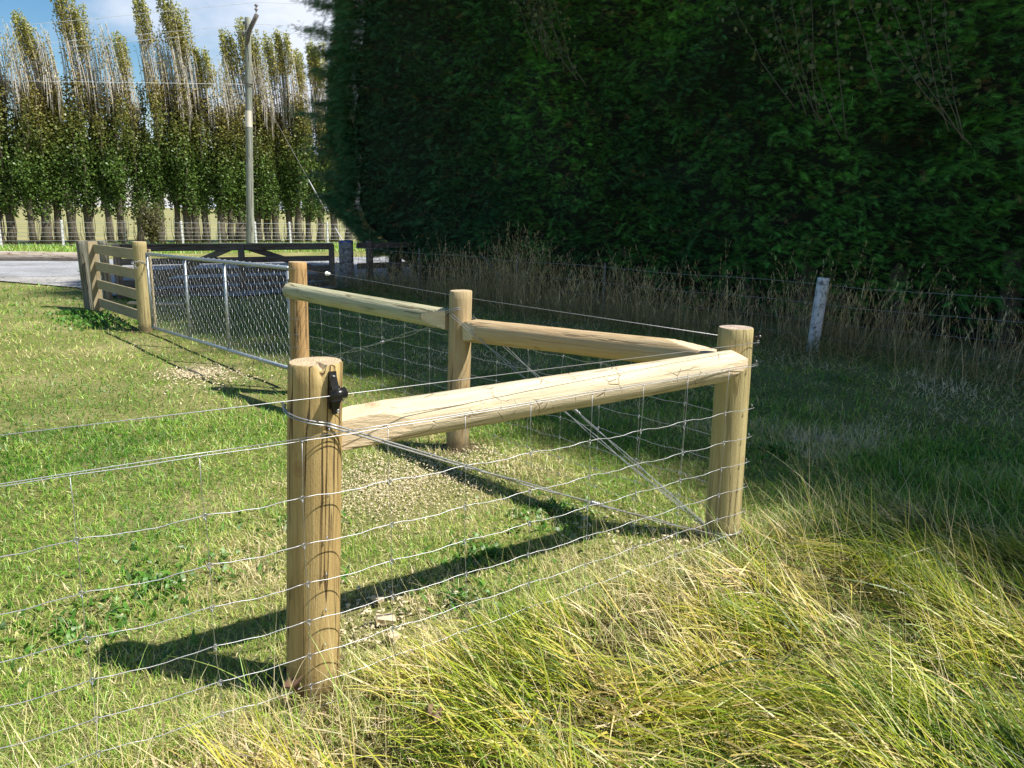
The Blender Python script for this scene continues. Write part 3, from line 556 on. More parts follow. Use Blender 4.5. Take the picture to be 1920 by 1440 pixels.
# ------------------------------------------------------------ poplar row
def poplar_variant(seed,plume):
    rs=np.random.default_rng(seed); random.seed(seed)
    tr=MB(); lean=rs.normal(0,.05,2)
    r0=rs.uniform(.13,.19); pts=[]; 
    for i in range(9):
        z=i*.8-.1; pts.append((lean[0]*z*.6+rs.normal(0,.03),lean[1]*z*.6+rs.normal(0,.03),z))
    tr.tube(pts,[r0*1.35,r0*1.02,r0*.92]+[r0*(.85-.1*i) for i in range(6)],9)
    lead=[]
    for k in range(9):
        a=rs.uniform(0,6.28); rr=rs.uniform(.12,.58); z0=rs.uniform(.5,3.4); z1=6.5 if k<4 else rs.uniform(max(3.6,z0+1.5),6.3); b=Vector(pts[min(3,int(z0/.8))]); q=[]
        for i in range(7):
            s=i/6; z=z0+(z1-z0)*s; q.append((b.x+math.cos(a)*rr*min(1,s*2.2)+rs.normal(0,.03),b.y+math.sin(a)*rr*min(1,s*2.2)+rs.normal(0,.03),z))
        tr.tube(q,[.05-.005*i for i in range(7)],5); lead.append(q)
    for k in range(7):   # suckers at the foot
        a=rs.uniform(0,6.28); h=rs.uniform(.5,1.6); tr.tube([(math.cos(a)*r0,math.sin(a)*r0,0),(math.cos(a)*(r0+.12),math.sin(a)*(r0+.12),h*.5),(math.cos(a)*(r0+.1),math.sin(a)*(r0+.1),h)],[.014,.011,.006],4)
    # crown
    NL=len(lead); n=9600; li=rs.integers(0,NL,n); s=rs.random(n); Q=np.array(lead); f=s*6; i=np.minimum(f.astype(int),5); k=(f-i)[:,None]
    c=Q[li,i]*(1-k)+Q[li,i+1]*k
    lump=.07+.36*np.array([mnoise.noise(Vector((float(a)*1.7,float(b_)*2.1,seed))) *.5+.5 for a,b_ in zip(c[:,2],li*7.3)])
    a=rs.uniform(0,6.28,n); rr=rs.random(n)**.4*lump*1.25*np.where(li<4,1,.25+1.1*np.sin(np.clip(s*.85+.15,0,1)*PI)**.8)
    P=c+np.stack([np.cos(a)*rr,np.sin(a)*rr,rs.normal(0,.12,n)],-1); zb=rs.uniform(1.15,1.75); P=P[P[:,2]>zb+.25*np.sin(a[:]*3)[:]] if True else P
    n=len(P); hz=np.clip((P[:,2]-3.3)/3.2,0,1)+rs.normal(0,.16,n); hz=np.clip(hz,0,1)[:,None]
    col=np.array([.085,.155,.03])*(1-hz)+np.array([.2,.165,.04])*hz; col=col*rs.uniform(.5,1.6,(n,1))
    parts=[leaves(P,rs.uniform(.065,.115,n),col)]
    # upright whips above the lopping height
    tw=MB(); tips=[]
    for k in range(36):
        a=rs.uniform(0,6.28); q0=np.array([math.cos(a)*rs.uniform(.05,.55),math.sin(a)*rs.uniform(.05,.4),rs.uniform(5.0,6.3)]); q0[:2]+=lean*3.5
        H=rs.uniform(7.6,8.9) if (plume<.5 or k>14) else 7.9+plume*2.4*rs.uniform(.72,1.0); q=[]
        lx=(H-6.2)*rs.uniform(.05,.14)
        for i in range(7):
            s_=i/6; z=q0[2]+(H-q0[2])*s_; sh=s_**1.8*lx
            q.append((q0[0]-TD[0]*sh+ (0-q0[0])*.3*s_,q0[1]-TD[1]*sh+(0-q0[1])*.35*s_,z))
        tw.tube(q,[.019,.017,.015,.013,.011,.009,.005],4); Q=np.array(q)
        # few leaves on the bare length, a dense plume at the tip
        for m,lo,hi,sp in ((9,.12,.55,.05),(int(130 if H>8.9 else 9),.56,1.0,.11 if H>8.9 else .06)):
            s_=rs.uniform(lo,hi,m); f=s_*6; i=np.minimum(f.astype(int),5); kk=(f-i)[:,None]; p=Q[i]*(1-kk)+Q[i+1]*kk
            p=p+rs.normal(0,1,(m,3))*sp*np.clip(1.4-s_,.35,1)[:,None]
            g=np.clip((s_-.45)*1.5,0,1)[:,None]; cc=np.array([.33,.27,.08])*(1-g)+np.array([.3,.34,.08])*g
            parts.append(leaves(p,rs.uniform(.055,.095,m),cc*rs.uniform(.7,1.4,(m,1))))
    V,F,C=join(parts)
    tm=tr.mesh('trunk'); tm.materials.append(BARK); wm=tw.mesh('shoots'); wm.materials.append(TWIG); lm=arr_mesh('crown',V,F,C); lm.materials.append(LEAF)
    return tm,wm,lm
variants=[poplar_variant(100+i,p) for i,p in enumerate((1.0,.2,.9,.3,.8,.1,1.0,.6))]
ORD=['leftmost','second','third','fourth','fifth','sixth','seventh','eighth','ninth','tenth','eleventh','twelfth','thirteenth','fourteenth','fifteenth','sixteenth','seventeenth','eighteenth','nineteenth','twentieth','twenty-first','twenty-second','twenty-third','twenty-fourth','twenty-fifth','twenty-sixth','twenty-seventh','twenty-eighth','twenty-ninth','thirtieth']
seq=[0,2,1,6,4,3,2,5,1,6,0,3,4,2,5,6,1,0,7,3,2,4,6,1,0,7,4,2]
random.seed(11); tcur=.1
for i in range(30):
    t=tcur; tcur+=random.uniform(.36,.8); x,y=tl(t,random.uniform(-.12,.12)); va=variants[seq[i%28]]
    ro=empty('poplar_tree',(x,y,0),('leftmost poplar in the lopped row beyond the road' if i==0 else ORD[i]+' poplar counted from the left in the lopped row beyond the road'),'tree','lopped poplars in a row beyond the road')
    zs=random.uniform(.9,1.05); sx=random.uniform(.85,1.25)
    for nm,me in zip(('trunk','shoots','crown'),va):
        o=bpy.data.objects.new(nm,me); COL.objects.link(o); o.parent=ro; o.scale=(sx,sx,zs)

# gorse bush in front of the row
def bush():
    x,y=tl(6.9,-2.3); x,y=-15.3,33.0
    ro=empty('gorse_bush',(x,y,0),'scruffy olive brown gorse bush in front of the poplar trunks','bush'); mb=MB(); P=[]
    for k in range(34):
        a=random.uniform(0,6.28); s=random.uniform(.2,1)*.6; h=random.uniform(.9,1.75); e=Vector((math.cos(a)*s,math.sin(a)*s,h)); mb.tube([(0,0,0),(e.x*.35,e.y*.35,h*.5),tuple(e)],[.02,.012,.004],4)
        for _ in range(60): u=random.uniform(.3,1.05); P.append((e.x*u*u**.3+random.gauss(0,.09),e.y*u+random.gauss(0,.09),h*u+random.gauss(0,.09)))
    mb.build('stems',BARK,ro,loc=ro.location); P=np.array(P); c=np.array([(.1,.1,.035)])*rng.uniform(.5,1.8,(len(P),1)); V,F,C=leaves(P,rng.uniform(.05,.11,len(P)),c); link('foliage',arr_mesh('foliage',V,F,C),LEAF,ro,loc=ro.location)
bush()

# ------------------------------------------------------------ posts and rails
def post_mb(r,h,seed,bury=.25,taper=.03,chip=False,tilt=0.0,segs=44,rings=26,flat=.03):
    mb=MB(); V=[];F=[]; sd=seed*7.7
    prof=[mnoise.noise(Vector((math.cos(2*PI*j/segs)*1.1+sd,math.sin(2*PI*j/segs)*1.1,0))) for j in range(segs)]
    zs=[-bury+(h+bury-.006)*i/(rings-1) for i in range(rings)]+[h]
    for i,z in enumerate(zs):
        k=1-taper*(z/h); 
        for j in range(segs):
            a=2*PI*j/segs; rr=r*k*(1+flat*prof[j]*1.6+.012*mnoise.noise(Vector((math.cos(a)*2+sd,math.sin(a)*2,z*3))))
            if i==rings: rr-=.005
            top=tilt*math.cos(a)*r if i>=rings-1 else 0
            zz=z+top
            if chip and i>=rings-1 and abs(((a-R(-62)+PI)%(2*PI))-PI)<.2: rr-=.012; zz-=.018
            V.append((rr*math.cos(a),rr*math.sin(a),zz))
    for i in range(len(zs)-1):
        for j in range(segs): j2=(j+1)%segs; F.append((i*segs+j,i*segs+j2,(i+1)*segs+j2,(i+1)*segs+j))
    mb.add(V,F,0,True)
    # cut face
    top=V[-segs:]; V2=[];F2=[]
    for q,fr in enumerate((1,.75,.5,.25)):
        for j in range(segs):
            x,y,z=top[j]; V2.append((x*fr,y*fr,z*1.0+(h-z)*(1-fr)+(0 if q==0 else random.uniform(-.0016,.0016))))
    for q in range(3):
        for j in range(segs): j2=(j+1)%segs; F2.append((q*segs+j,q*segs+j2,(q+1)*segs+j2,(q+1)*segs+j))
    V2.append((0,0,h)); 
    for j in range(segs): F2.append((3*segs+j,3*segs+(j+1)%segs,4*segs))
    mb.add(V2,F2,1,False); return mb
def post(name,p,r,h,m,parent,seed,lean=(0,0),**k):
    em=k.pop('endm',END); mb=post_mb(r,h,seed,**k); z=float(gh(p[0],p[1])); q=Vector((lean[0],lean[1],1)).normalized().to_track_quat('Z','Y'); 
    q=Euler((-lean[1],lean[0],0)).to_quaternion()
    return mb.build(name,[MW[m] if isinstance(m,str) else m,em],parent,loc=(p[0],p[1],z),rot=q)
def rail(name,a,b,r0,r1,m,parent,seed,cut0=None,cut1=None,segs=36,rings=60,endm=None):
    """peeled round rail from a to b; cut = (list of (angle, start distance, depth)) chamfers"""
    a=Vector(a); b=Vector(b); L_=(b-a).length; q=(b-a).to_track_quat('Z','Y'); V=[];F=[]; sd=seed*3.3; mi=[]
    zs=[L_*i/(rings-1) for i in range(rings)]
    for i,z in enumerate(zs):
        r=r0+(r1-r0)*z/L_
        for j in range(segs):
            an=2*PI*j/segs; rr=r*(1+.035*mnoise.noise(Vector((math.cos(an)*1.3+sd,math.sin(an)*1.3,z*1.2)))+.02*mnoise.noise(Vector((math.cos(an)*3+sd,math.sin(an)*3,z*7))))
            x,y=rr*math.cos(an),rr*math.sin(an)
            for cuts,dz in ((cut0,z),(cut1,L_-z)):
                if cuts:
                    for (ca,ln,dep) in cuts:
                        if dz<ln:
                            lim=r*(1-dep)+ (r*dep)*(dz/ln)*1.12; dd=x*math.cos(ca)+y*math.sin(ca)
                            if dd>lim: x-=(dd-lim)*math.cos(ca); y-=(dd-lim)*math.sin(ca)
            V.append((x,y,z))
    mb=MB()
    for i in range(rings-1):
        for j in range(segs): j2=(j+1)%segs; F.append((i*segs+j,i*segs+j2,(i+1)*segs+j2,(i+1)*segs+j))
    # cut faces get the fresh-wood material
    mats=[]
    for f in F:
        cc=Vector((0,0,0)); 
        for ix in f: cc+=Vector(V[ix])/4
        r=r0+(r1-r0)*cc.z/L_; hit=0
        for cuts,dz in ((cut0,cc.z),(cut1,L_-cc.z)):
            if cuts:
                for (ca,ln,dep) in cuts:
                    lim=r*(1-dep)+(r*dep)*(dz/ln)*1.12
                    if dz<ln and cc.x*math.cos(ca)+cc.y*math.sin(ca)>lim-.002: hit=1
        mats.append(hit)
    mb.add(V,F,0,True); mb.m=mats; mb.sm=[not h for h in mats]
    n=len(V); mb.add(V[:segs],[tuple(range(segs))[::-1]],2); mb.add(V[-segs:],[tuple(range(segs))],2)
    return mb.build(name,[MW[m],MW['cut'],endm or END],parent,loc=a,rot=q)
fence=empty('corner_fence',(P_CORN[0],P_CORN[1],0),'new round timber corner fence with wire netting and pale rails','fence')
o=post('post',P_FRONT,.093,1.185,'front',fence,1,lean=(.045,.0),chip=True,tilt=.05,taper=.06); tag(o,'thick front post with a black insulator'); pf=o
o=post('post',P_CORN,.087,1.12,'corner',fence,2,lean=(-.012,0),endm=ENDR,taper=.05); tag(o,'leaning corner post at the right end of the pale rail')
o=post('post',P_MID,.08,1.13,'mid',fence,3,lean=(.018,0),taper=.04,tilt=.03); tag(o,'middle post between the two rear rails')
o=post('post',P_BACK,.083,1.2,'back',fence,4,lean=(.015,0),taper=.04); tag(o,'orange brown rear post where the chain gate hangs')
def P3(p,z): return Vector((p[0],p[1],z))
FD3=Vector((FD[0],FD[1],0)); FN3=Vector((FN[0],FN[1],0))
# pale front rail: butts the front post and laps the face of the corner post
a=P3(P_FRONT,.925)+FD3*.088+FN3*.0; b=P3(P_CORN,.95)+FN3*.05-FD3*.05
q=(b-a).to_track_quat('Z','Y'); inv=q.inverted()
def ang(v): w=inv@Vector(v); return math.atan2(w.y,w.x)
rail('rail',a,b,.076,.074,'pale',fence,5,cut0=[(ang(FN3),.32,.62),(ang(FN3*.25+Vector((0,0,1))),.28,.5)],cut1=[(ang(FN3*.5+Vector((0,0,-1))),.11,.6),(ang(FN3),.16,.2),(ang(FN3*.3+Vector((0,0,1))),.07,.3)])
d2=(P_MID-P_CORN); d2/=np.linalg.norm(d2); D2=Vector((d2[0],d2[1],0)); N2=Vector((d2[1],-d2[0],0))   # N2 points to the hedge side
if N2.x<0: N2=-N2
a=P3(P_MID,.87)-D2*.085+N2*.0; b=P3(P_CORN,.955)+D2*.08; q=(b-a).to_track_quat('Z','Y'); inv=q.inverted()
rail('rail',a,b,.079,.072,'tan',fence,6,cut0=[(ang((-N2)),.2,.6),(ang((0,0,1)),.1,.35)],cut1=[(ang((0,0,1)),.35,.7)])
d3=(P_BACK-P_MID); d3/=np.linalg.norm(d3); D3=Vector((d3[0],d3[1],0)); N3=Vector((d3[1],-d3[0],0)); 
if N3.x<0: N3=-N3
a=P3(P_BACK,.955)-N3*.09-D3*.04; b=P3(P_MID,.925)+D3*.07-N3*.02; q=(b-a).to_track_quat('Z','Y'); inv=q.inverted()
rail('rail',a,b,.068,.073,'green',fence,7,cut1=[(ang(-N3),.25,.5)])

# ------------------------------------------------------------ netting and wires
ZN=[.945,.757,.597,.46,.327,.203,.092,.0]
def netting(p0,p1,zs0,zs1,verts,ext0=0,ext1=0,r=.0015,crimp=.0042,name='netting',knots=True,parent=None,topdouble=True,sag=.004):
    """p0,p1 ends of the line on the ground; zs wire heights; verts positions (metres from p0) of the stay wires"""
    mb=MB(); p0=Vector((p0[0],p0[1],0)); p1=Vector((p1[0],p1[1],0)); D=(p1-p0); Lw=D.length; D.normalize(); per=Vector((D.y,-D.x,0))
    H=[]
    for i,(za,zb) in enumerate(zip(zs0,zs1)):
        ph=random.uniform(0,6); amp=crimp*random.uniform(.7,1.2) if i else .001
        vs=sorted(verts)
        def zf(s,za=za,zb=zb,ph=ph,amp=amp,vs=vs,i=i):
            if not vs: return za+(zb-za)*s/Lw
            k=min(range(len(vs)),key=lambda q:abs(vs[q]-s)); u=s-vs[k]
            # a small kink midway between stays and a lift at every stay
            sp=.3; w=abs(((u/sp)+.5)%1-.5)*2
            return za+(zb-za)*s/Lw+amp*(math.cos(w*PI)*1.0+.35*math.sin(u/sp*6*PI+ph))-sag*math.sin(PI*min(1,max(0,s/Lw)))
        n=int(Lw/.025); mb.tube([p0+D*(Lw*k/n)+Vector((0,0,zf(Lw*k/n))) for k in range(n+1)],r,5); H.append(zf)
        if i==0 and topdouble: mb.tube([p0+D*(Lw*k/8)+Vector((0,0,zf(Lw*k/8)+.007+.002*math.sin(k*2)))-per*.003 for k in range(9)],r,5)
    for s in verts:
        if s<0 or s>Lw: continue
        lean=random.uniform(-.015,.015); pts=[]
        for i,zf in enumerate(H): pts.append(p0+D*(s+lean*i/len(H)+random.uniform(-.004,.004))+Vector((0,0,zf(s)))+per*.002)
        full=[]
        for k in range(len(pts)-1):
            m=(pts[k]+pts[k+1])/2+D*random.uniform(-.004,.004); full+=[pts[k],m]
        full.append(pts[-1]); mb.tube(full,r*.72,5)
        if knots:
            for k,p in enumerate(pts[1:]): 
                mb.torus(p,.0068,.0014,tuple(per+D*random.uniform(-.3,.3)),10,4); mb.torus(p+Vector((0,0,-.009)),.0026,.0014,(0,0,1),6,4); mb.torus(p+Vector((0,0,-.0125)),.0026,.0013,(.1,0,1),6,4)
            mb.torus(pts[0],.004,.0015,(0,0,1),6,4)
    return mb.build(name,WIRE,parent)
fa=P_FRONT+FN*.134; ca=P_CORN+FN*.118
ld=np.array([-.73,-.47]); ld/=np.linalg.norm(ld)
# front bay, then on past the post out of the frame to the left
Lf=float(np.linalg.norm(ca-fa))-.005
fb=fa+FD*Lf
netting(fa-FD*.06,fb,ZN,[.955,.745,.6,.47,.34,.21,.105,.03],[.005,.31,.615,.91,1.22,1.505,1.79,2.07],parent=fence)
la=fa+ld*3.1
netting(la,fa-FD*.06,[z-.004 for z in ZN],ZN,[2.75,2.42,2.09,1.76,1.43,1.1,.77,.44],parent=fence)
na=P_MID+np.array([N2.x,N2.y])*-.095; nc=P_CORN+np.array([N2.x,N2.y])*-.02+d2*.09
ZB=[.90,.80,.67,.54,.41,.28,.15,.04]
mbn=netting(P_CORN+d2*.1+np.array([N2.x,N2.y])*.04,P_MID+np.array([N2.x,N2.y])*.085,[.93]+ZB[1:],ZB,[.2,.5,.8,1.1,1.4,1.7,2.0],r=.0015,parent=fence,topdouble=False)
netting(P_MID+np.array([N3.x,N3.y])*.05+d3*.08,P_BACK+np.array([N3.x,N3.y])*.02,ZB,[.9,.81,.69,.56,.44,.32,.2,.06],[.02,.3,.6,.9,1.2,1.5,1.8],r=.0015,parent=fence,topdouble=False)
# wires wrapped round the posts
mb=MB()
for z in (.86,.70,.56,.45,.33,.2): mb.torus(P3(P_BACK,z),.0835,.0018,(.03,.02,1),28,4)
mb.torus(P3(P_BACK,1.14),.082,.0018,(.02,.05,1),28,4)
for z in (.945,.75,.6,.47,.34,.21,.1): pass
mb.tube([P3(P_BACK,z)+Vector((.005,-.087,0)) for z in (.98,.9,.7,.5,.2)],.0014,4)
mb.build('wire_wrap',WIRE,fence)
mb=MB()
a0=P3(fa,1.083)+ (-FN3)*-.02; e1=P3(ca,1.055)+FD3*.045-FN3*.03
mb.tube([P3(la,1.07)+FN3*.02,a0,e1],.0014,5); mb.torus(e1+Vector((0,0,.004)),.008,.0014,tuple(FN3),8,4)
b0=P3(P_BACK,1.135)+N3*.05; b1=P3(P_MID,1.075)+N2*.095; b2=P3(P_CORN,1.065)+N2*.02+D2*.1
mb.tube([b0,b1,b2],.0016,5)
mb.build('top_wire',WIRE,fence)
mb=MB(); mb.ball(b0+(b1-b0)*.19,.015,(1,1,.9),12,8); mb.torus(b0+(b1-b0)*.19,.014,.005,tuple((b1-b0).normalized()),12,6); 
mb.ball(b0+(b1-b0)*.205,.014,(1,1,1)); o=mb.build('insulator',WHITEP,fence); tag(o,'white bobbin insulator')
# black claw insulator on the front post
mb=MB(); c0=P3(P_FRONT,0)+FN3*.088+FD3*.045; rq=FN3.to_track_quat('Y','Z'); 
def lp(u,n_,z): return P3(P_FRONT,0)+Vector((.045*1.08,0,0))+FD3*(.024+u*.82)+FN3*(.091+n_*.85)+Vector((0,0,1.085+(z-1.085)*.92))
q=Matrix((FD3,FN3,Vector((0,0,1)))).transposed().to_quaternion()
def wedge_(u0,u1,n0,n1,z0,z1,k=.6,sh=0):
    cu=(u0+u1)/2; P=[lp(u,n_,z0) for u in(u0,u1) for n_ in(n0,n1)]+[lp(cu+(u-cu)*k+sh,n0+(n_-n0)*k,z1) for u in(u0,u1) for n_ in(n0,n1)]
    mb.add(P,[(0,1,3,2),(4,6,7,5),(0,4,5,1),(2,3,7,6),(0,2,6,4),(1,5,7,3)],0)
wedge_(-.021,.015,.0,.014,1.03,1.16,.8); wedge_(-.02,.012,.012,.03,1.108,1.155,.7,-.003); wedge_(-.024,.02,.01,.045,1.062,1.112,.72)
wedge_(-.018,.018,.01,.034,1.062,1.012,.5,-.004)
mb.tube([lp(-.024,.036,1.083),lp(.034,.036,1.087)],[.016,.0185],14); mb.tube([lp(.034,.036,1.087),lp(.04,.036,1.0875)],[.0185,.011],14)
for k in range(6): 
    for t in np.linspace(-2.2,.2,5): mb.box(lp(-.018+.0095*k,.036+.0175*math.cos(t),1.084-.0175*math.sin(t)),(.0035,.006,.006),q)
mb.torus(lp(.008,.026,1.022),.005,.0018,tuple(FN3),8,4,1); mb.torus(lp(-.008,.03,1.148),.004,.0016,(0,0,1),8,4,1)
o=mb.build('insulator',[BLACKP,WIRE],pf); o.parent=fence; o.location=Vector((0,0,0))-Vector(fence.location); tag(o,'black plastic claw insulator')
for pp_,z,dd in ((P_CORN,1.07,Vector((.11,.02,0))),(P_MID,1.075,N2*.095)):
    mb=MB(); c=P3(pp_,z)+dd; mb.tube([c-Vector((.03,.0,0)),c],.009,8); mb.ball(c,.016,(1,1,1)); mb.torus(c+Vector((.0,0,.018)),.009,.003,(0,1,0),8,4); mb.build('insulator',BLACKP,fence)
# brace wires: twisted doubles with a strainer knot
def brace(a,b,name,gap=.006,knot=.45,wr=.002,label=None):
    a=Vector(a);b=Vector(b); D=(b-a); Ld=D.length; D.normalize(); up=D.cross(Vector((0,0,1))).normalized(); w=D.cross(up); mb=MB()
    for s in (-1,1):
        pts=[]
        for k in range(61):
            u=k/60; g=gap*min(1,abs(u-knot)*6+.25); tw=(18*(u-knot)) if abs(u-knot)<.32 else 18*.32*(1 if u>knot else -1)
            pts.append(a+D*(Ld*u)+(w*math.cos(tw)+up*math.sin(tw))*g*s-Vector((0,0,.012*math.sin(PI*u))))
        mb.tube(pts,wr,5)
    o=mb.build(name,WIRE,fence)
    k=MB(); c=a+D*(Ld*knot)-Vector((0,0,.012))
    for i in range(7): k.torus(c+D*(.007*(i-3)),.008,.003,tuple(D+up*random.uniform(-.3,.3)),8,4)
    k.tube([c-D*.04,c-D*.02+w*.012,c+D*.02-w*.01,c+D*.045],.0035,5); kk=k.build('wire_strainer',WIRE,fence); kk.parent=o; kk.location=-Vector((0,0,0))
    return o
fwr=FN3*.1
brace(P3(P_FRONT,.985)+Vector((.045,0,0))+FN3*.101,P3(P_CORN,.05)+FN3*.07-FD3*.06,'brace_wire',.005,.56,.0032)
mb=MB(); 
for dz,rr in ((0,.0985),(.009,.0985)):
    pts=[]; t1=math.atan2(FN[1],FN[0]); 
    for k in range(15):
        u=k/14; t=t1-u*1.95; zz=.985+.042*u+dz-.0045; pts.append(P3(P_FRONT,zz)+Vector((.045*zz,0,0))+Vector((math.cos(t),math.sin(t),0))*rr)
    mb.tube(pts,.0026,5)
for k in range(4): mb.torus(pts[-1]+Vector((.002,-.004,-.006+.004*k)),.009,.0025,(.6,.5,.4*k),8,4)
mb.build('wire_wrap',WIRE,fence)
brace(P3(P_MID,.98)-N2*.085-D2*.02,P3(P_CORN,.06)+D2*.09-N2*.03,'brace_wire',.008,.42,.0022)
brace(P3(P_MID,.955)+D2*.0-N2*.02-D2*.07+N2*.09,P3(P_CORN,.03)+D2*.09+N2*.03,'brace_wire',.007,.5,.0022)
brace(P3(P_MID,.93)+D3*.07+N3*.06,P3(P_BACK,.3)-D3*.06+N3*.08,'brace_wire',.012,.45,.0022)
mb=MB(); mb.torus(P3(P_MID,.985),.083,.0028,(-.25,.3,1),28,5); mb.torus(P3(P_MID,.995),.083,.0028,(-.2,.33,1),28,5); mb.build('wire_wrap',WIRE,fence)
mb=MB(); mb.torus(P3(P_CORN,.07),.092,.0025,(.05,0,1),28,5); mb.build('wire_wrap',WIRE,fence)
for z in (.97,.75,.6,.47,.34,.21):    # staples on the front and corner posts
    for pp_,off in ((P_FRONT,Vector((.035+.03,0,0))),(P_CORN,Vector((.02,0,0)))):
        mb=MB(); c=P3(pp_,z-.004)+FN3*.097+off*(z*.8); mb.tube([c+Vector((0,0,.008)),c+FN3*.006+Vector((0,0,.004)),c+FN3*.006-Vector((0,0,.004)),c-Vector((0,0,.008))],.002,5); mb.build('staple',WIRE,fence)
mb=MB(); mb.torus(P3(P_BACK,.965)+Vector((-.012,-.088,0)),.011,.003,(1,0,0),10,5); mb.torus(P3(P_BACK,.945)+Vector((-.012,-.09,0)),.013,.003,(0,1,.2),10,5); mb.ball(P3(P_BACK,.925)+Vector((-.012,-.095,0)),.014,(1,.5,1))
mb.build('shackle',WIRE,fence)

# ------------------------------------------------------------ chain-link gate
GA=Vector((-4.80,10.16,0)); GB=Vector((-2.04,7.04,0)); gd=(GB-GA); GL=gd.length; gd.normalize(); gn=Vector((gd.y,-gd.x,0))
def gp(s,z): return GA+gd*s+Vector((0,0,z+ .075*s/GL))
gate=empty('chain_link_gate',GA,'galvanised tube gate with chain link mesh between the two round posts','gate')
mb=MB(); mb.tube([gp(0,.09),gp(0,1.04)],.017,10); mb.tube([gp(GL-.03,.12),gp(GL-.03,1.03)],.017,10)
mb.tube([gp(-.01,1.05),gp(GL-.02,1.055)],.019,10); mb.tube([gp(-.01,.085),gp(GL-.02,.115)],.019,10); mb.build('frame',GALV,gate)
for s in (1.42,2.62): mb=MB(); mb.tube([gp(s,.1),gp(s,1.045)],.0165,10); mb.build('upright',GALV,gate)
mb=MB(); wv=.06; nz=16; zl=.105; zh=1.035; nx=int((GL-.06)/wv*1)
for k in range(nx):
    s0=.03+k*wv; pts=[]
    ph=k%2
    for i in range(nz*4+1):
        u=i/4+ph; tri=abs((u%2)-1); e=tri*.96+.02
        pts.append(gp(s0+wv*1.0*e*1.0+ .012*math.sin(i*.4+k),zl+(zh-zl)*i/(nz*4))+gn*(.004*(1 if e>.5 else -1)))
    mb.tube(pts,.0016,4,cap=False)
for s in np.arange(.1,GL-.1,.16): mb.torus(gp(float(s),1.055),.023,.0018,tuple(gd),10,4); 
for sx in (0,1.42,2.62):
    for z in (.25,.45,.65,.85): mb.torus(gp(sx,z),.021,.002,(0,0,1),10,4)
mb.build('chain_link_mesh',WIRE,gate)
mb=MB()
for k in range(16):
    a=k/15*3.9+2.2; c=P3(P_GATE,.93+.015*math.sin(k*.7))+Vector((math.cos(a),math.sin(a),0))*.1; mb.torus(c,.012,.0035,(math.cos(a) if k%2 else 0,math.sin(a) if k%2 else 0,0 if k%2 else 1),8,4)
for k in range(9): c=P3(P_GATE,.93)+Vector((.09,-.02,0))+(gp(0,.9)-P3(P_GATE,.93)-Vector((.09,-.02,0)))*k/8-Vector((0,0,.02*math.sin(k/8*PI))); mb.torus(c,.012,.0035,(1,0,0) if k%2 else (0,0,1),8,4)
for k in range(5): mb.torus(P3(P_GATE,.93-.018*k)+Vector((-.05+.012*k,-.1,0)),.012,.0035,(1,0,0) if k%2 else (0,1,0),8,4)
mb.build('latch_chain',WIRE,gate)
for z in (.25,.95): mb=MB(); mb.tube([gp(GL-.03,z),gp(GL+.1,z)],.011,8); mb.torus(gp(GL-.03,z),.02,.007,(0,0,1),10,5); mb.build('hinge',STEEL,gate)

# ------------------------------------------------------------ board fence on the left
bf=empty('board_fence',(P_GATE[0],P_GATE[1],0),'short four board timber fence left of the chain link gate','fence')
o=post('post',P_GATE,.089,1.2,'corner',bf,8,lean=(.012,0),taper=.03)
BE=Vector((-6.72,12.45,0)); bs=Vector((P_GATE[0],P_GATE[1],0))+Vector((-.06,.10,0)); bd=(bs-BE); BL=bd.length; bd.normalize()
def board(mb_,a,b,h,th,mi=0): 
    d=(b-a); c=(a+b)/2; x=d.normalized(); z=Vector((0,0,1)); y=z.cross(x).normalized(); z=x.cross(y); q=Matrix((x,y,z)).transposed().to_quaternion()
    return c,q,d.length
for z0,z1 in ((.955,1.0),(.68,.735),(.395,.45),(.10,.165)):
    a=BE+Vector((0,0,z0+.03)); b=bs+Vector((0,0,z1+.02)); d=(b-a); x=d.normalized()
    # grain along local Z
    y=Vector((0,0,1)).cross(x).normalized(); up=x.cross(y); q=Matrix((y,up,x)).transposed().to_quaternion(); mb=MB(); mb.box((0,0,0),(.026,.145,d.length),None,0,.004)
    mb.build('board',MW['board'],bf,loc=(a+b)/2,rot=q)
mb=MB(); mb.box((0,0,.53),(.05,.15,1.14),None,0,.004); pq=Euler((0,0,math.atan2(bd.y,bd.x)+.15)).to_quaternion(); mb.build('batten',MW['board'],bf,loc=BE+Vector((-.01,-.02,.0)),rot=pq)
o=post('post',(-6.97,12.62),.085,1.11,'oldpost',bf,10,lean=(-.03,0),taper=.02,segs=20); tag(o,'old grey post at the far end of the board fence')
mb=MB(); mb.box((0,0,.55),(.03,.12,1.1),None,0,.004); mb.build('batten',MW['board'],bf,loc=P3(P_GATE,.0)+Vector((.09,.06,.0)),rot=Euler((0,0,.9)).to_quaternion())

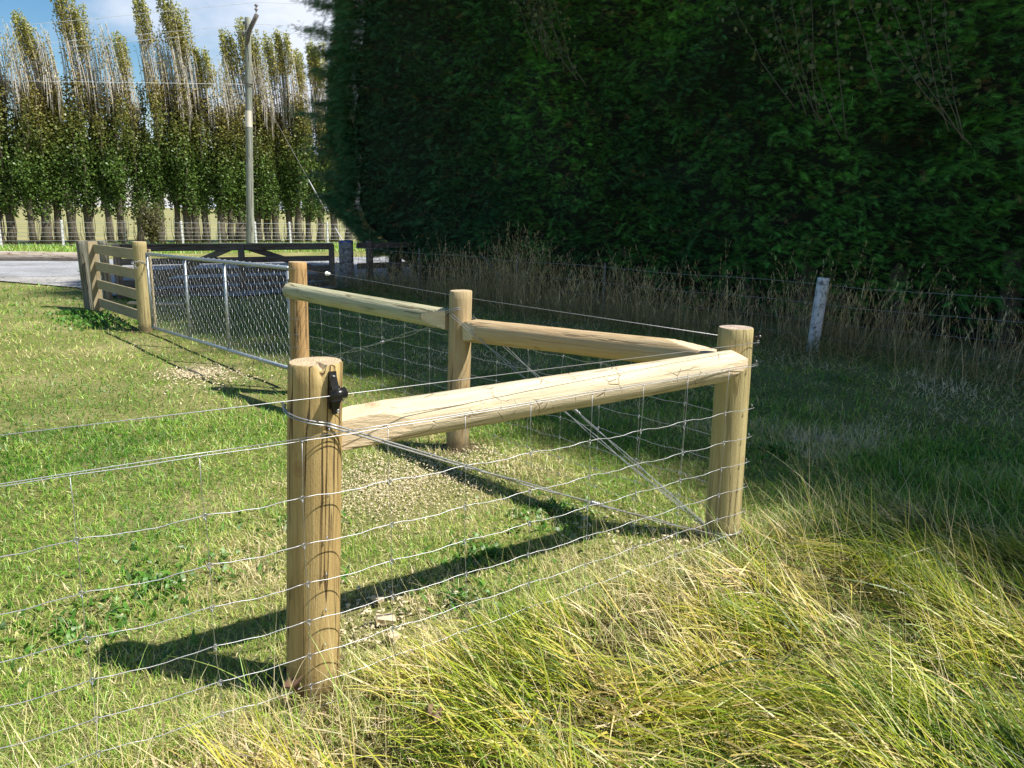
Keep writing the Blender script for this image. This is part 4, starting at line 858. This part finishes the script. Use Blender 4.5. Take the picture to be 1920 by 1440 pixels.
# ------------------------------------------------------------ old timber farm gate across the driveway
G0=Vector((-7.2,13.95,0)); G1=Vector((-4.0,17.15,0)); od=(G1-G0); OL=od.length; od.normalize(); on=Vector((od.y,-od.x,0))
og=empty('old_farm_gate',G0,'wide weathered dark timber farm gate across the driveway','gate')
def ogp(s,z): return G0+od*s+Vector((0,0,z-.05*s/OL))
def plank(name,a,b,h,th,m,parent,cap=False):
    d=(b-a); x=d.normalized(); ref=on; up=x.cross(ref).normalized(); y=up.cross(x); q=Matrix((y,up,x)).transposed().to_quaternion(); mb=MB(); mb.box((0,0,0),(th,h,d.length),None,0,.004)
    return mb.build(name,m if not isinstance(m,str) else MW[m],parent,loc=(a+b)/2,rot=q)
for z in (.915,.67,.46,.27,.09): plank('rail',ogp(0,z),ogp(OL,z),.115 if z>.3 else .14,.035,'old',og)
capm=MB(); plank('rail_cap',ogp(-.1,.985),ogp(OL,.985),.03,.09,'oldpost',og)
for s in (.06,OL*.53,OL-.05): plank('stile',ogp(s,.02)+on*.04,ogp(s,.97)+on*.04,.13,.035,'old',og)
plank('brace',ogp(OL*.5,.93)-on*.04,ogp(OL*.05,.12)-on*.04,.12,.03,'oldpost',og); plank('brace',ogp(OL*.56,.93)-on*.04,ogp(OL*.97,.35)-on*.04,.12,.03,'old',og)
gp2=empty('gate_post',(-3.73,17.3,0),'thick grey gate post with blue paint at its top','post')
mb=post_mb(.155,1.0,20,segs=28,flat=.09,taper=.0); mb.build('trunk',[BLUEP,MW['old']],gp2,loc=(-3.73,17.3,0))
mb=MB(); mb.tube([(-3.95,17.1,.5),(-3.8,17.14,.52),(-3.6,17.16,.55)],.012,6); mb.build('hinge',STEEL,gp2)
hp=empty('gate_post',(-7.3,13.85,0),'slim old post holding the left end of the dark gate','post'); mb=post_mb(.075,1.05,22,segs=20,flat=.08); mb.build('shaft',[MW['oldpost'],MW['old']],hp,loc=(-7.3,13.85,0))
# dark railing right of the gate post
rf=empty('old_rail_fence',(-3.3,17.9,0),'dark old rail fence disappearing into the hedge beside the blue topped post','fence')
r0=Vector((-3.55,17.6,0)); r1=Vector((-1.6,19.6,0))
for z in (.88,.42): plank('rail',r0+Vector((0,0,z)),r1+Vector((0,0,z)),.13,.04,'old',rf)
for k in (.12,.75): c=r0+(r1-r0)*k; mb=post_mb(.08,.98,40+int(k*10),segs=16,flat=.1); mb.build('post',[MW['old'],MW['old']],rf,loc=c)
# loose board on the ground behind the board fence
mb=MB(); mb.box((0,0,0),(.9,.14,.03),None,0,.004); o=mb.build('loose_board',MW['pale'],None,loc=(-6.0,12.9,.07),rot=Euler((.05,.02,.1)).to_quaternion()); tag(o,'pale loose board lying behind the board fence','board')

# ------------------------------------------------------------ old wire fence by the hedge
wf=empty('old_wire_fence',(*hedge_line(0),0),'old wire fence with a white post in front of the hedge','fence')
o=post('post',hedge_line(0),.075,.93,WHITEC,wf,30,lean=(.05,0),segs=20,flat=.12,endm=WHITEC); tag(o,'white flaking post')
for t,h,l in ((3.5-.1,.92,.0),(5.35,.98,.02),(8.1,.95,0)):
    x,y=hedge_line(t); mb=MB(); mb.box((0,0,h/2),(.008,.036,h)); mb.box((.014,0,h/2),(.028,.007,h)); mb.build('standard',STEEL,wf,loc=(x,y,0),rot=Euler((0,l,.8)).to_quaternion())
mb=MB()
for z in (.86,.62,.4,.2):
    pts=[]
    for k in range(34):
        t=10.6-k*.62; x,y=hedge_line(t,-.05 if z>.3 else 0); pts.append((x,y,z+.012*math.sin(t*2.1)+.006*math.sin(t*5)))
    mb.tube(pts,.0028 if z>.5 else .002,4)
mb.build('wires',OLDW,wf)
x,y=hedge_line(5.9,-.02); mb=MB(); mb.tube([(x-.25,y+.2,.93),(x+.2,y-.25,.45)],.012,6); mb.build('stay',STEEL,wf)

# ------------------------------------------------------------ roadside fence, log, power pole
rsf=empty('roadside_fence',(*tl(6,-1.4),0),'wire fence with thin white posts beyond the road in front of the poplars','fence')
def postat(t): return tl(t,-1.35)
for t in (1.9,4.0,8.55,11.7,13.3,15.1): 
    x,y=postat(t); mb=MB(); mb.box((0,0,.52),(.09,.09,1.12),None,0,.01); mb.build('post',WHITEC,rsf,loc=(x,y,0),rot=Euler((random.uniform(-.03,.03),random.uniform(-.03,.03),.6)).to_quaternion())
x,y=postat(.75); mb=post_mb(.16,1.2,50,segs=18,flat=.1); o=mb.build('post',[MW['old'],MW['old']],rsf,loc=(x,y,0)); tag(o,'thick dark wooden end post')
for t in (6.3,10.1): x,y=postat(t); mb=post_mb(.06,1.08,int(50+t),segs=12,flat=.1); mb.build('post',[MW['oldpost'],MW['old']],rsf,loc=(x,y,0))
mb=MB()
for z in (.12,.28,.44,.6,.78,1.0): 
    pts=[(*tl(-6+k*2,-1.42),z+.01*math.sin(k)) for k in range(16)]; mb.tube(pts,.006,4)
mb.build('wires',GALV,rsf)
lg=empty('log',(-14.2,23.6,0),'long grey log lying along the far edge of the road','log')
a=Vector((-19.2,22.0,.17)); b=Vector((-12.6,23.55,.15)); rail('stem',a,b,.19,.13,'log',lg,60,rings=90,endm=MW['log'])
PP=Vector((-10.6,31.3,0))
pole=empty('power_pole',PP,'tall weathered power pole with a short cross arm beyond the road','power pole')
mb=MB(); V=[];
mb=post_mb(.155,8.7,61,bury=.3,taper=.28,segs=20,rings=30,flat=.03); mb.build('shaft',[MW['pole'],MW['oldpost']],pole,loc=PP,rot=Euler((0,0,0)).to_quaternion())
pole.rotation_euler=(0,.045,0)
mb=MB(); mb.tube([PP+Vector((-.01,0,4.75)),PP+Vector((-.01,0,5.35))],[.142,.138],20,cap=False); mb.build('band',simple('pale_sheet_band',(.62,.56,.47),.6,.0,.08,4,0),pole)
adir=Vector((.62,-.45,0)).normalized()
mb=MB(); mb.tube([PP+Vector((-.1,.02,7.4)),PP+adir*.12+Vector((0,-.12,8.15)),PP+adir*.62+Vector((0,-.12,8.72))],[.05,.085,.085],6); mb.build('cross_arm',MW['old'],pole)
mb=MB(); mb.box(PP+Vector((-.17,-.05,8.1)),(.09,.12,.16),None,0,.02); mb.build('bracket',STEEL,pole)
mb=MB(); mb.box(PP+Vector((-.15,0,8.5)),(.06,.08,.12),None,0,.02); mb.build('bracket',STEEL,pole)
mb=MB(); mb.torus(PP+Vector((0,0,6.35)),.15,.02,(.1,0,1),16,5); mb.torus(PP+Vector((0,0,6.3)),.15,.012,(.5,0,1),16,5); mb.build('strap',STEEL,pole)
top=PP+adir*.58+Vector((0,-.12,8.8))
mb=MB(); mb.tube([top,top+Vector((0,0,.3))],.025,8); mb.torus(top+Vector((0,0,.1)),.04,.03,(0,0,1),12,6); mb.torus(top+Vector((0,0,.24)),.045,.03,(0,0,1),12,6); mb.build('insulator',simple('brown_ceramic',(.2,.17,.17),.3,0,.1,10,0),pole)
ld3=Vector((TD[0],TD[1],0)); lineM=simple('line_wire',(.8,.8,.82),.5,.2,.1,5,0)
for off,z,lb in ((top+Vector((0,0,.32))-PP,0,'highest overhead line crossing at the pole insulator'),(Vector((.16,-.1,8.45)),0,'middle overhead line passing behind the pole head'),(Vector((-.16,-.1,8.2)),0,'lowest of the three overhead lines at the pole head')):
    c=PP+off+Vector((.045*off.z,0,0)); mb=MB(); n=48; pts=[]
    for k in range(n+1):
        u=-60+120*k/n; s=abs(u)/60; pts.append(c+Vector((.985,-.17,0))*u-Vector((0,0,1.9*(1-(1-s)**2))) if True else c)
    mb.tube(pts,.007,4); o=mb.build('power_line',lineM); tag(o,lb,'power line','overhead lines on the pole')
c=PP+Vector((.18,-.1,6.3)); mb=MB(); mb.tube([c+Vector((-40,4,.9)),c+Vector((-20,2,.25)),c],.004,4); o=mb.build('power_line',lineM); tag(o,'low cable running left from the middle of the power pole','power line')
gy=empty('stay_wire',(-6.4,30.2,0),'slanting stay wire with pale guard from the power pole to the ground','stay wire')
a=PP+Vector((.4,0,6.6)); b=Vector((-6.35,30.1,.0)); mb=MB(); mb.tube([a,b],.009,5); mb.build('cable',STEEL,gy)
GM=simple('pale_guard',(.4,.4,.39),.5,0,.1,6,0)
for u0,u1 in ((.58,.72),(.85,.985)): mb=MB(); mb.tube([a+(b-a)*u0,a+(b-a)*u1],.024,8); mb.build('guard',GM,gy)

# ------------------------------------------------------------ wood chips, chunks, leaves, gravel weed
def chips():
    V=[];F=[];C=[];n=0
    spots=[(-3.2,7.7,.28,900,.024),(-2.95,7.4,.5,160,.028),(-.75,4.5,.5,3600,.013),(-.35,4.9,.3,300,.018),(-.2,5.1,.25,160,.02),(.55,3.95,.3,90,.024),(.75,3.7,.3,60,.026),(-.52,2.95,.22,150,.02),(-.6,2.72,.18,110,.018),(-1.6,2.6,.5,12,.02),(1.3,4.1,.35,90,.014),(-1.4,3.3,1.0,25,.014),(-2.6,7.1,1.2,120,.02)]
    for x,y,r,k,s in spots:
        px=rng.normal(x,r*.55,k); py=rng.normal(y,r*.55,k); pz=gh(px,py)+rng.uniform(.006,.035,k)
        a=rng.uniform(0,6.28,k); l=s*rng.uniform(.4,1.2,k); w=l*rng.uniform(.25,.7,k); ti=rng.normal(0,.35,k)
        ca,sa=np.cos(a),np.sin(a); ux=np.stack([ca*np.cos(ti),sa*np.cos(ti),np.sin(ti)],-1)*l[:,None]/2; vx=np.stack([-sa,ca,rng.normal(0,.3,k)],-1)*w[:,None]/2
        c=np.stack([px,py,pz],-1); T=(l*.18)[:,None]*np.array([[0,0,1.]])
        cor=[c-ux-vx,c+ux-vx*.6,c+ux+vx,c-ux*.8+vx]; Vv=np.stack([q-T/2 for q in cor]+[q+T/2 for q in cor],1).reshape(-1,3)
        b=(np.arange(k)*8)[:,None]+n; f=np.array([[4,5,6,7],[0,1,5,4],[1,2,6,5],[2,3,7,6],[3,0,4,7]]); Ff=(b[:,:,None]+f[None]).reshape(-1,4)
        V.append(Vv);F.append(Ff); cc=np.array([.7,.6,.4])*rng.uniform(.7,1.25,(k,1)); C.append(np.repeat(cc,8,0)); n+=8*k
    return np.concatenate(V),np.concatenate(F),np.concatenate(C)
def collar():
    V=[];F=[];C=[];n=0
    for (x,y,r,k) in ((P_FRONT[0],P_FRONT[1],.17,420),(P_CORN[0],P_CORN[1],.17,420),(P_MID[0],P_MID[1],.17,300),(P_BACK[0],P_BACK[1],.15,160),(P_GATE[0],P_GATE[1],.17,200)):
        a=rng.uniform(0,6.28,k); q=.075+np.abs(rng.normal(0,r*.45,k)); px=x+q*np.cos(a); py=y+q*np.sin(a); s=rng.uniform(.006,.018,k); pz=gh(px,py)+s*.35+.03*np.clip(.12-q,0,1)
        o=np.array([(1,0,0),(-.5,.87,0),(-.5,-.87,0),(0,0,1.)])[None]*s[:,None,None]*rng.uniform(.6,1.3,(k,4,3)); vv=(np.stack([px,py,pz],-1)[:,None]+o).reshape(-1,3)
        b=(np.arange(k)*4)[:,None]+n; f=np.array([[0,1,3],[1,2,3],[2,0,3]]); V.append(vv);F.append((b[:,:,None]+f[None]).reshape(-1,3)); C.append(np.repeat(np.array([.17,.125,.075])*rng.uniform(.5,1.6,(k,1)),4,0)); n+=4*k
    return np.concatenate(V),np.concatenate(F),np.concatenate(C)
V,F,C=collar(); o=link('loose_soil',arr_mesh('loose_soil',V,F,C),DRY); tag(o,'crumbs of loose brown soil round the feet of the new posts','soil',kind='stuff')
V,F,C=chips(); o=link('wood_chips',arr_mesh('wood_chips',V,F,C),DRY); tag(o,'pale sawdust and wood chips scattered on the lawn near the posts','wood chips',kind='stuff')
def chunk(p,s,rz,label):
    bm=bmesh.new(); bmesh.ops.create_cube(bm,size=1); bmesh.ops.scale(bm,vec=s,verts=bm.verts); bmesh.ops.subdivide_edges(bm,edges=bm.edges[:],cuts=2)
    for v in bm.verts: v.co+=Vector((mnoise.noise(v.co*60+Vector((*p,0))*9),mnoise.noise(v.co*60+Vector((5,5,5))+Vector((*p,0))*9),mnoise.noise(v.co*60+Vector((9,2,5)))))*s[0]*.16; v.co.z*=1-.6*abs(v.co.x)/s[0]
    me=bpy.data.meshes.new('wood_offcut'); bm.to_mesh(me); bm.free(); o=link('wood_offcut',me,MW['cut'],None,loc=(p[0],p[1],float(gh(p[0],p[1]))+.03),rot=Euler((.2,.15,rz)).to_quaternion()); tag(o,label,'wood offcut','pale wood offcuts beside the front post')
chunk((-.50,2.86),(.075,.05,.03),.3,'largest pale wood offcut just right of the front post base')
chunk((-.45,2.73),(.05,.035,.025),1.2,'small pale wood offcut nearest the foot of the front post')
chunk((-.56,3.02),(.06,.03,.02),2.2,'thin pale wood offcut in the shadow behind the front post')
BROWN=simple('dead_leaf',(.13,.075,.045),.7,0,.4,30,.3)
def dleaf(p,rz,s,label,up):
    V=[];F=[]
    out=[(0,-.5),(.16,-.32),(.42,-.3),(.26,-.08),(.5,.12),(.22,.18),(.2,.42),(0,.62),(-.16,.38),(-.42,.3),(-.24,.08),(-.48,-.12),(-.2,-.22),(-.14,-.4)]
    V.append((0,0,.0)); 
    for i,(a,b) in enumerate(out): V.append((a*s,b*s,s*(.9*abs(a)+.22*math.sin(i*2.3))))
    for i in range(len(out)): F.append((0,1+i,1+(i+1)%len(out)))
    mb=MB(); mb.add(V,F,0,True); mb.tube([(0,-.5*s,.01),(0.02*s,-.8*s,.03),(.0,-.95*s,.01)],.0015,4)
    mb.v=[(q[0],q[1],q[2] if len(q)>2 else 0.0) for q in mb.v]
    o=mb.build('dead_leaf',BROWN,None,loc=p,rot=Euler((up,.3,rz)).to_quaternion()); m=o.modifiers.new('s','SOLIDIFY'); m.thickness=.001; tag(o,label,'leaf','brown dead leaves in the long grass')
dleaf((-.235,2.13,.10),.9,.075,'curled purple brown dead leaf at the bottom edge of the photo',.45)
dleaf((-.70,2.27,.09),2.4,.085,'brown dead leaf caught against the foot of the front post',.8)
# small weed in the gravel
n=260; a=rng.uniform(0,6.28,n); q=np.abs(rng.normal(0,.1,n)); wx,wy=-10.15,18.6
V,F,C=blades(np.stack([wx+q*np.cos(a)*1.3,wy+q*np.sin(a),np.full(n,.03)],-1),rng.uniform(.12,.3,n),rng.uniform(0,6.28,n),rng.uniform(.3,1.2,n),rng.uniform(.8,1.7,n),rng.uniform(.03,.05,n),3,np.tile([.05,.12,.02],(n,1))*rng.uniform(.7,1.6,(n,1)),np.tile([.07,.15,.02],(n,1))*rng.uniform(.7,1.6,(n,1)))
tag_weed=1
o=link('weed',arr_mesh('weed',V,F,C),GRASS); tag(o,'small green weed growing in the gravel left of the board fence','weed')
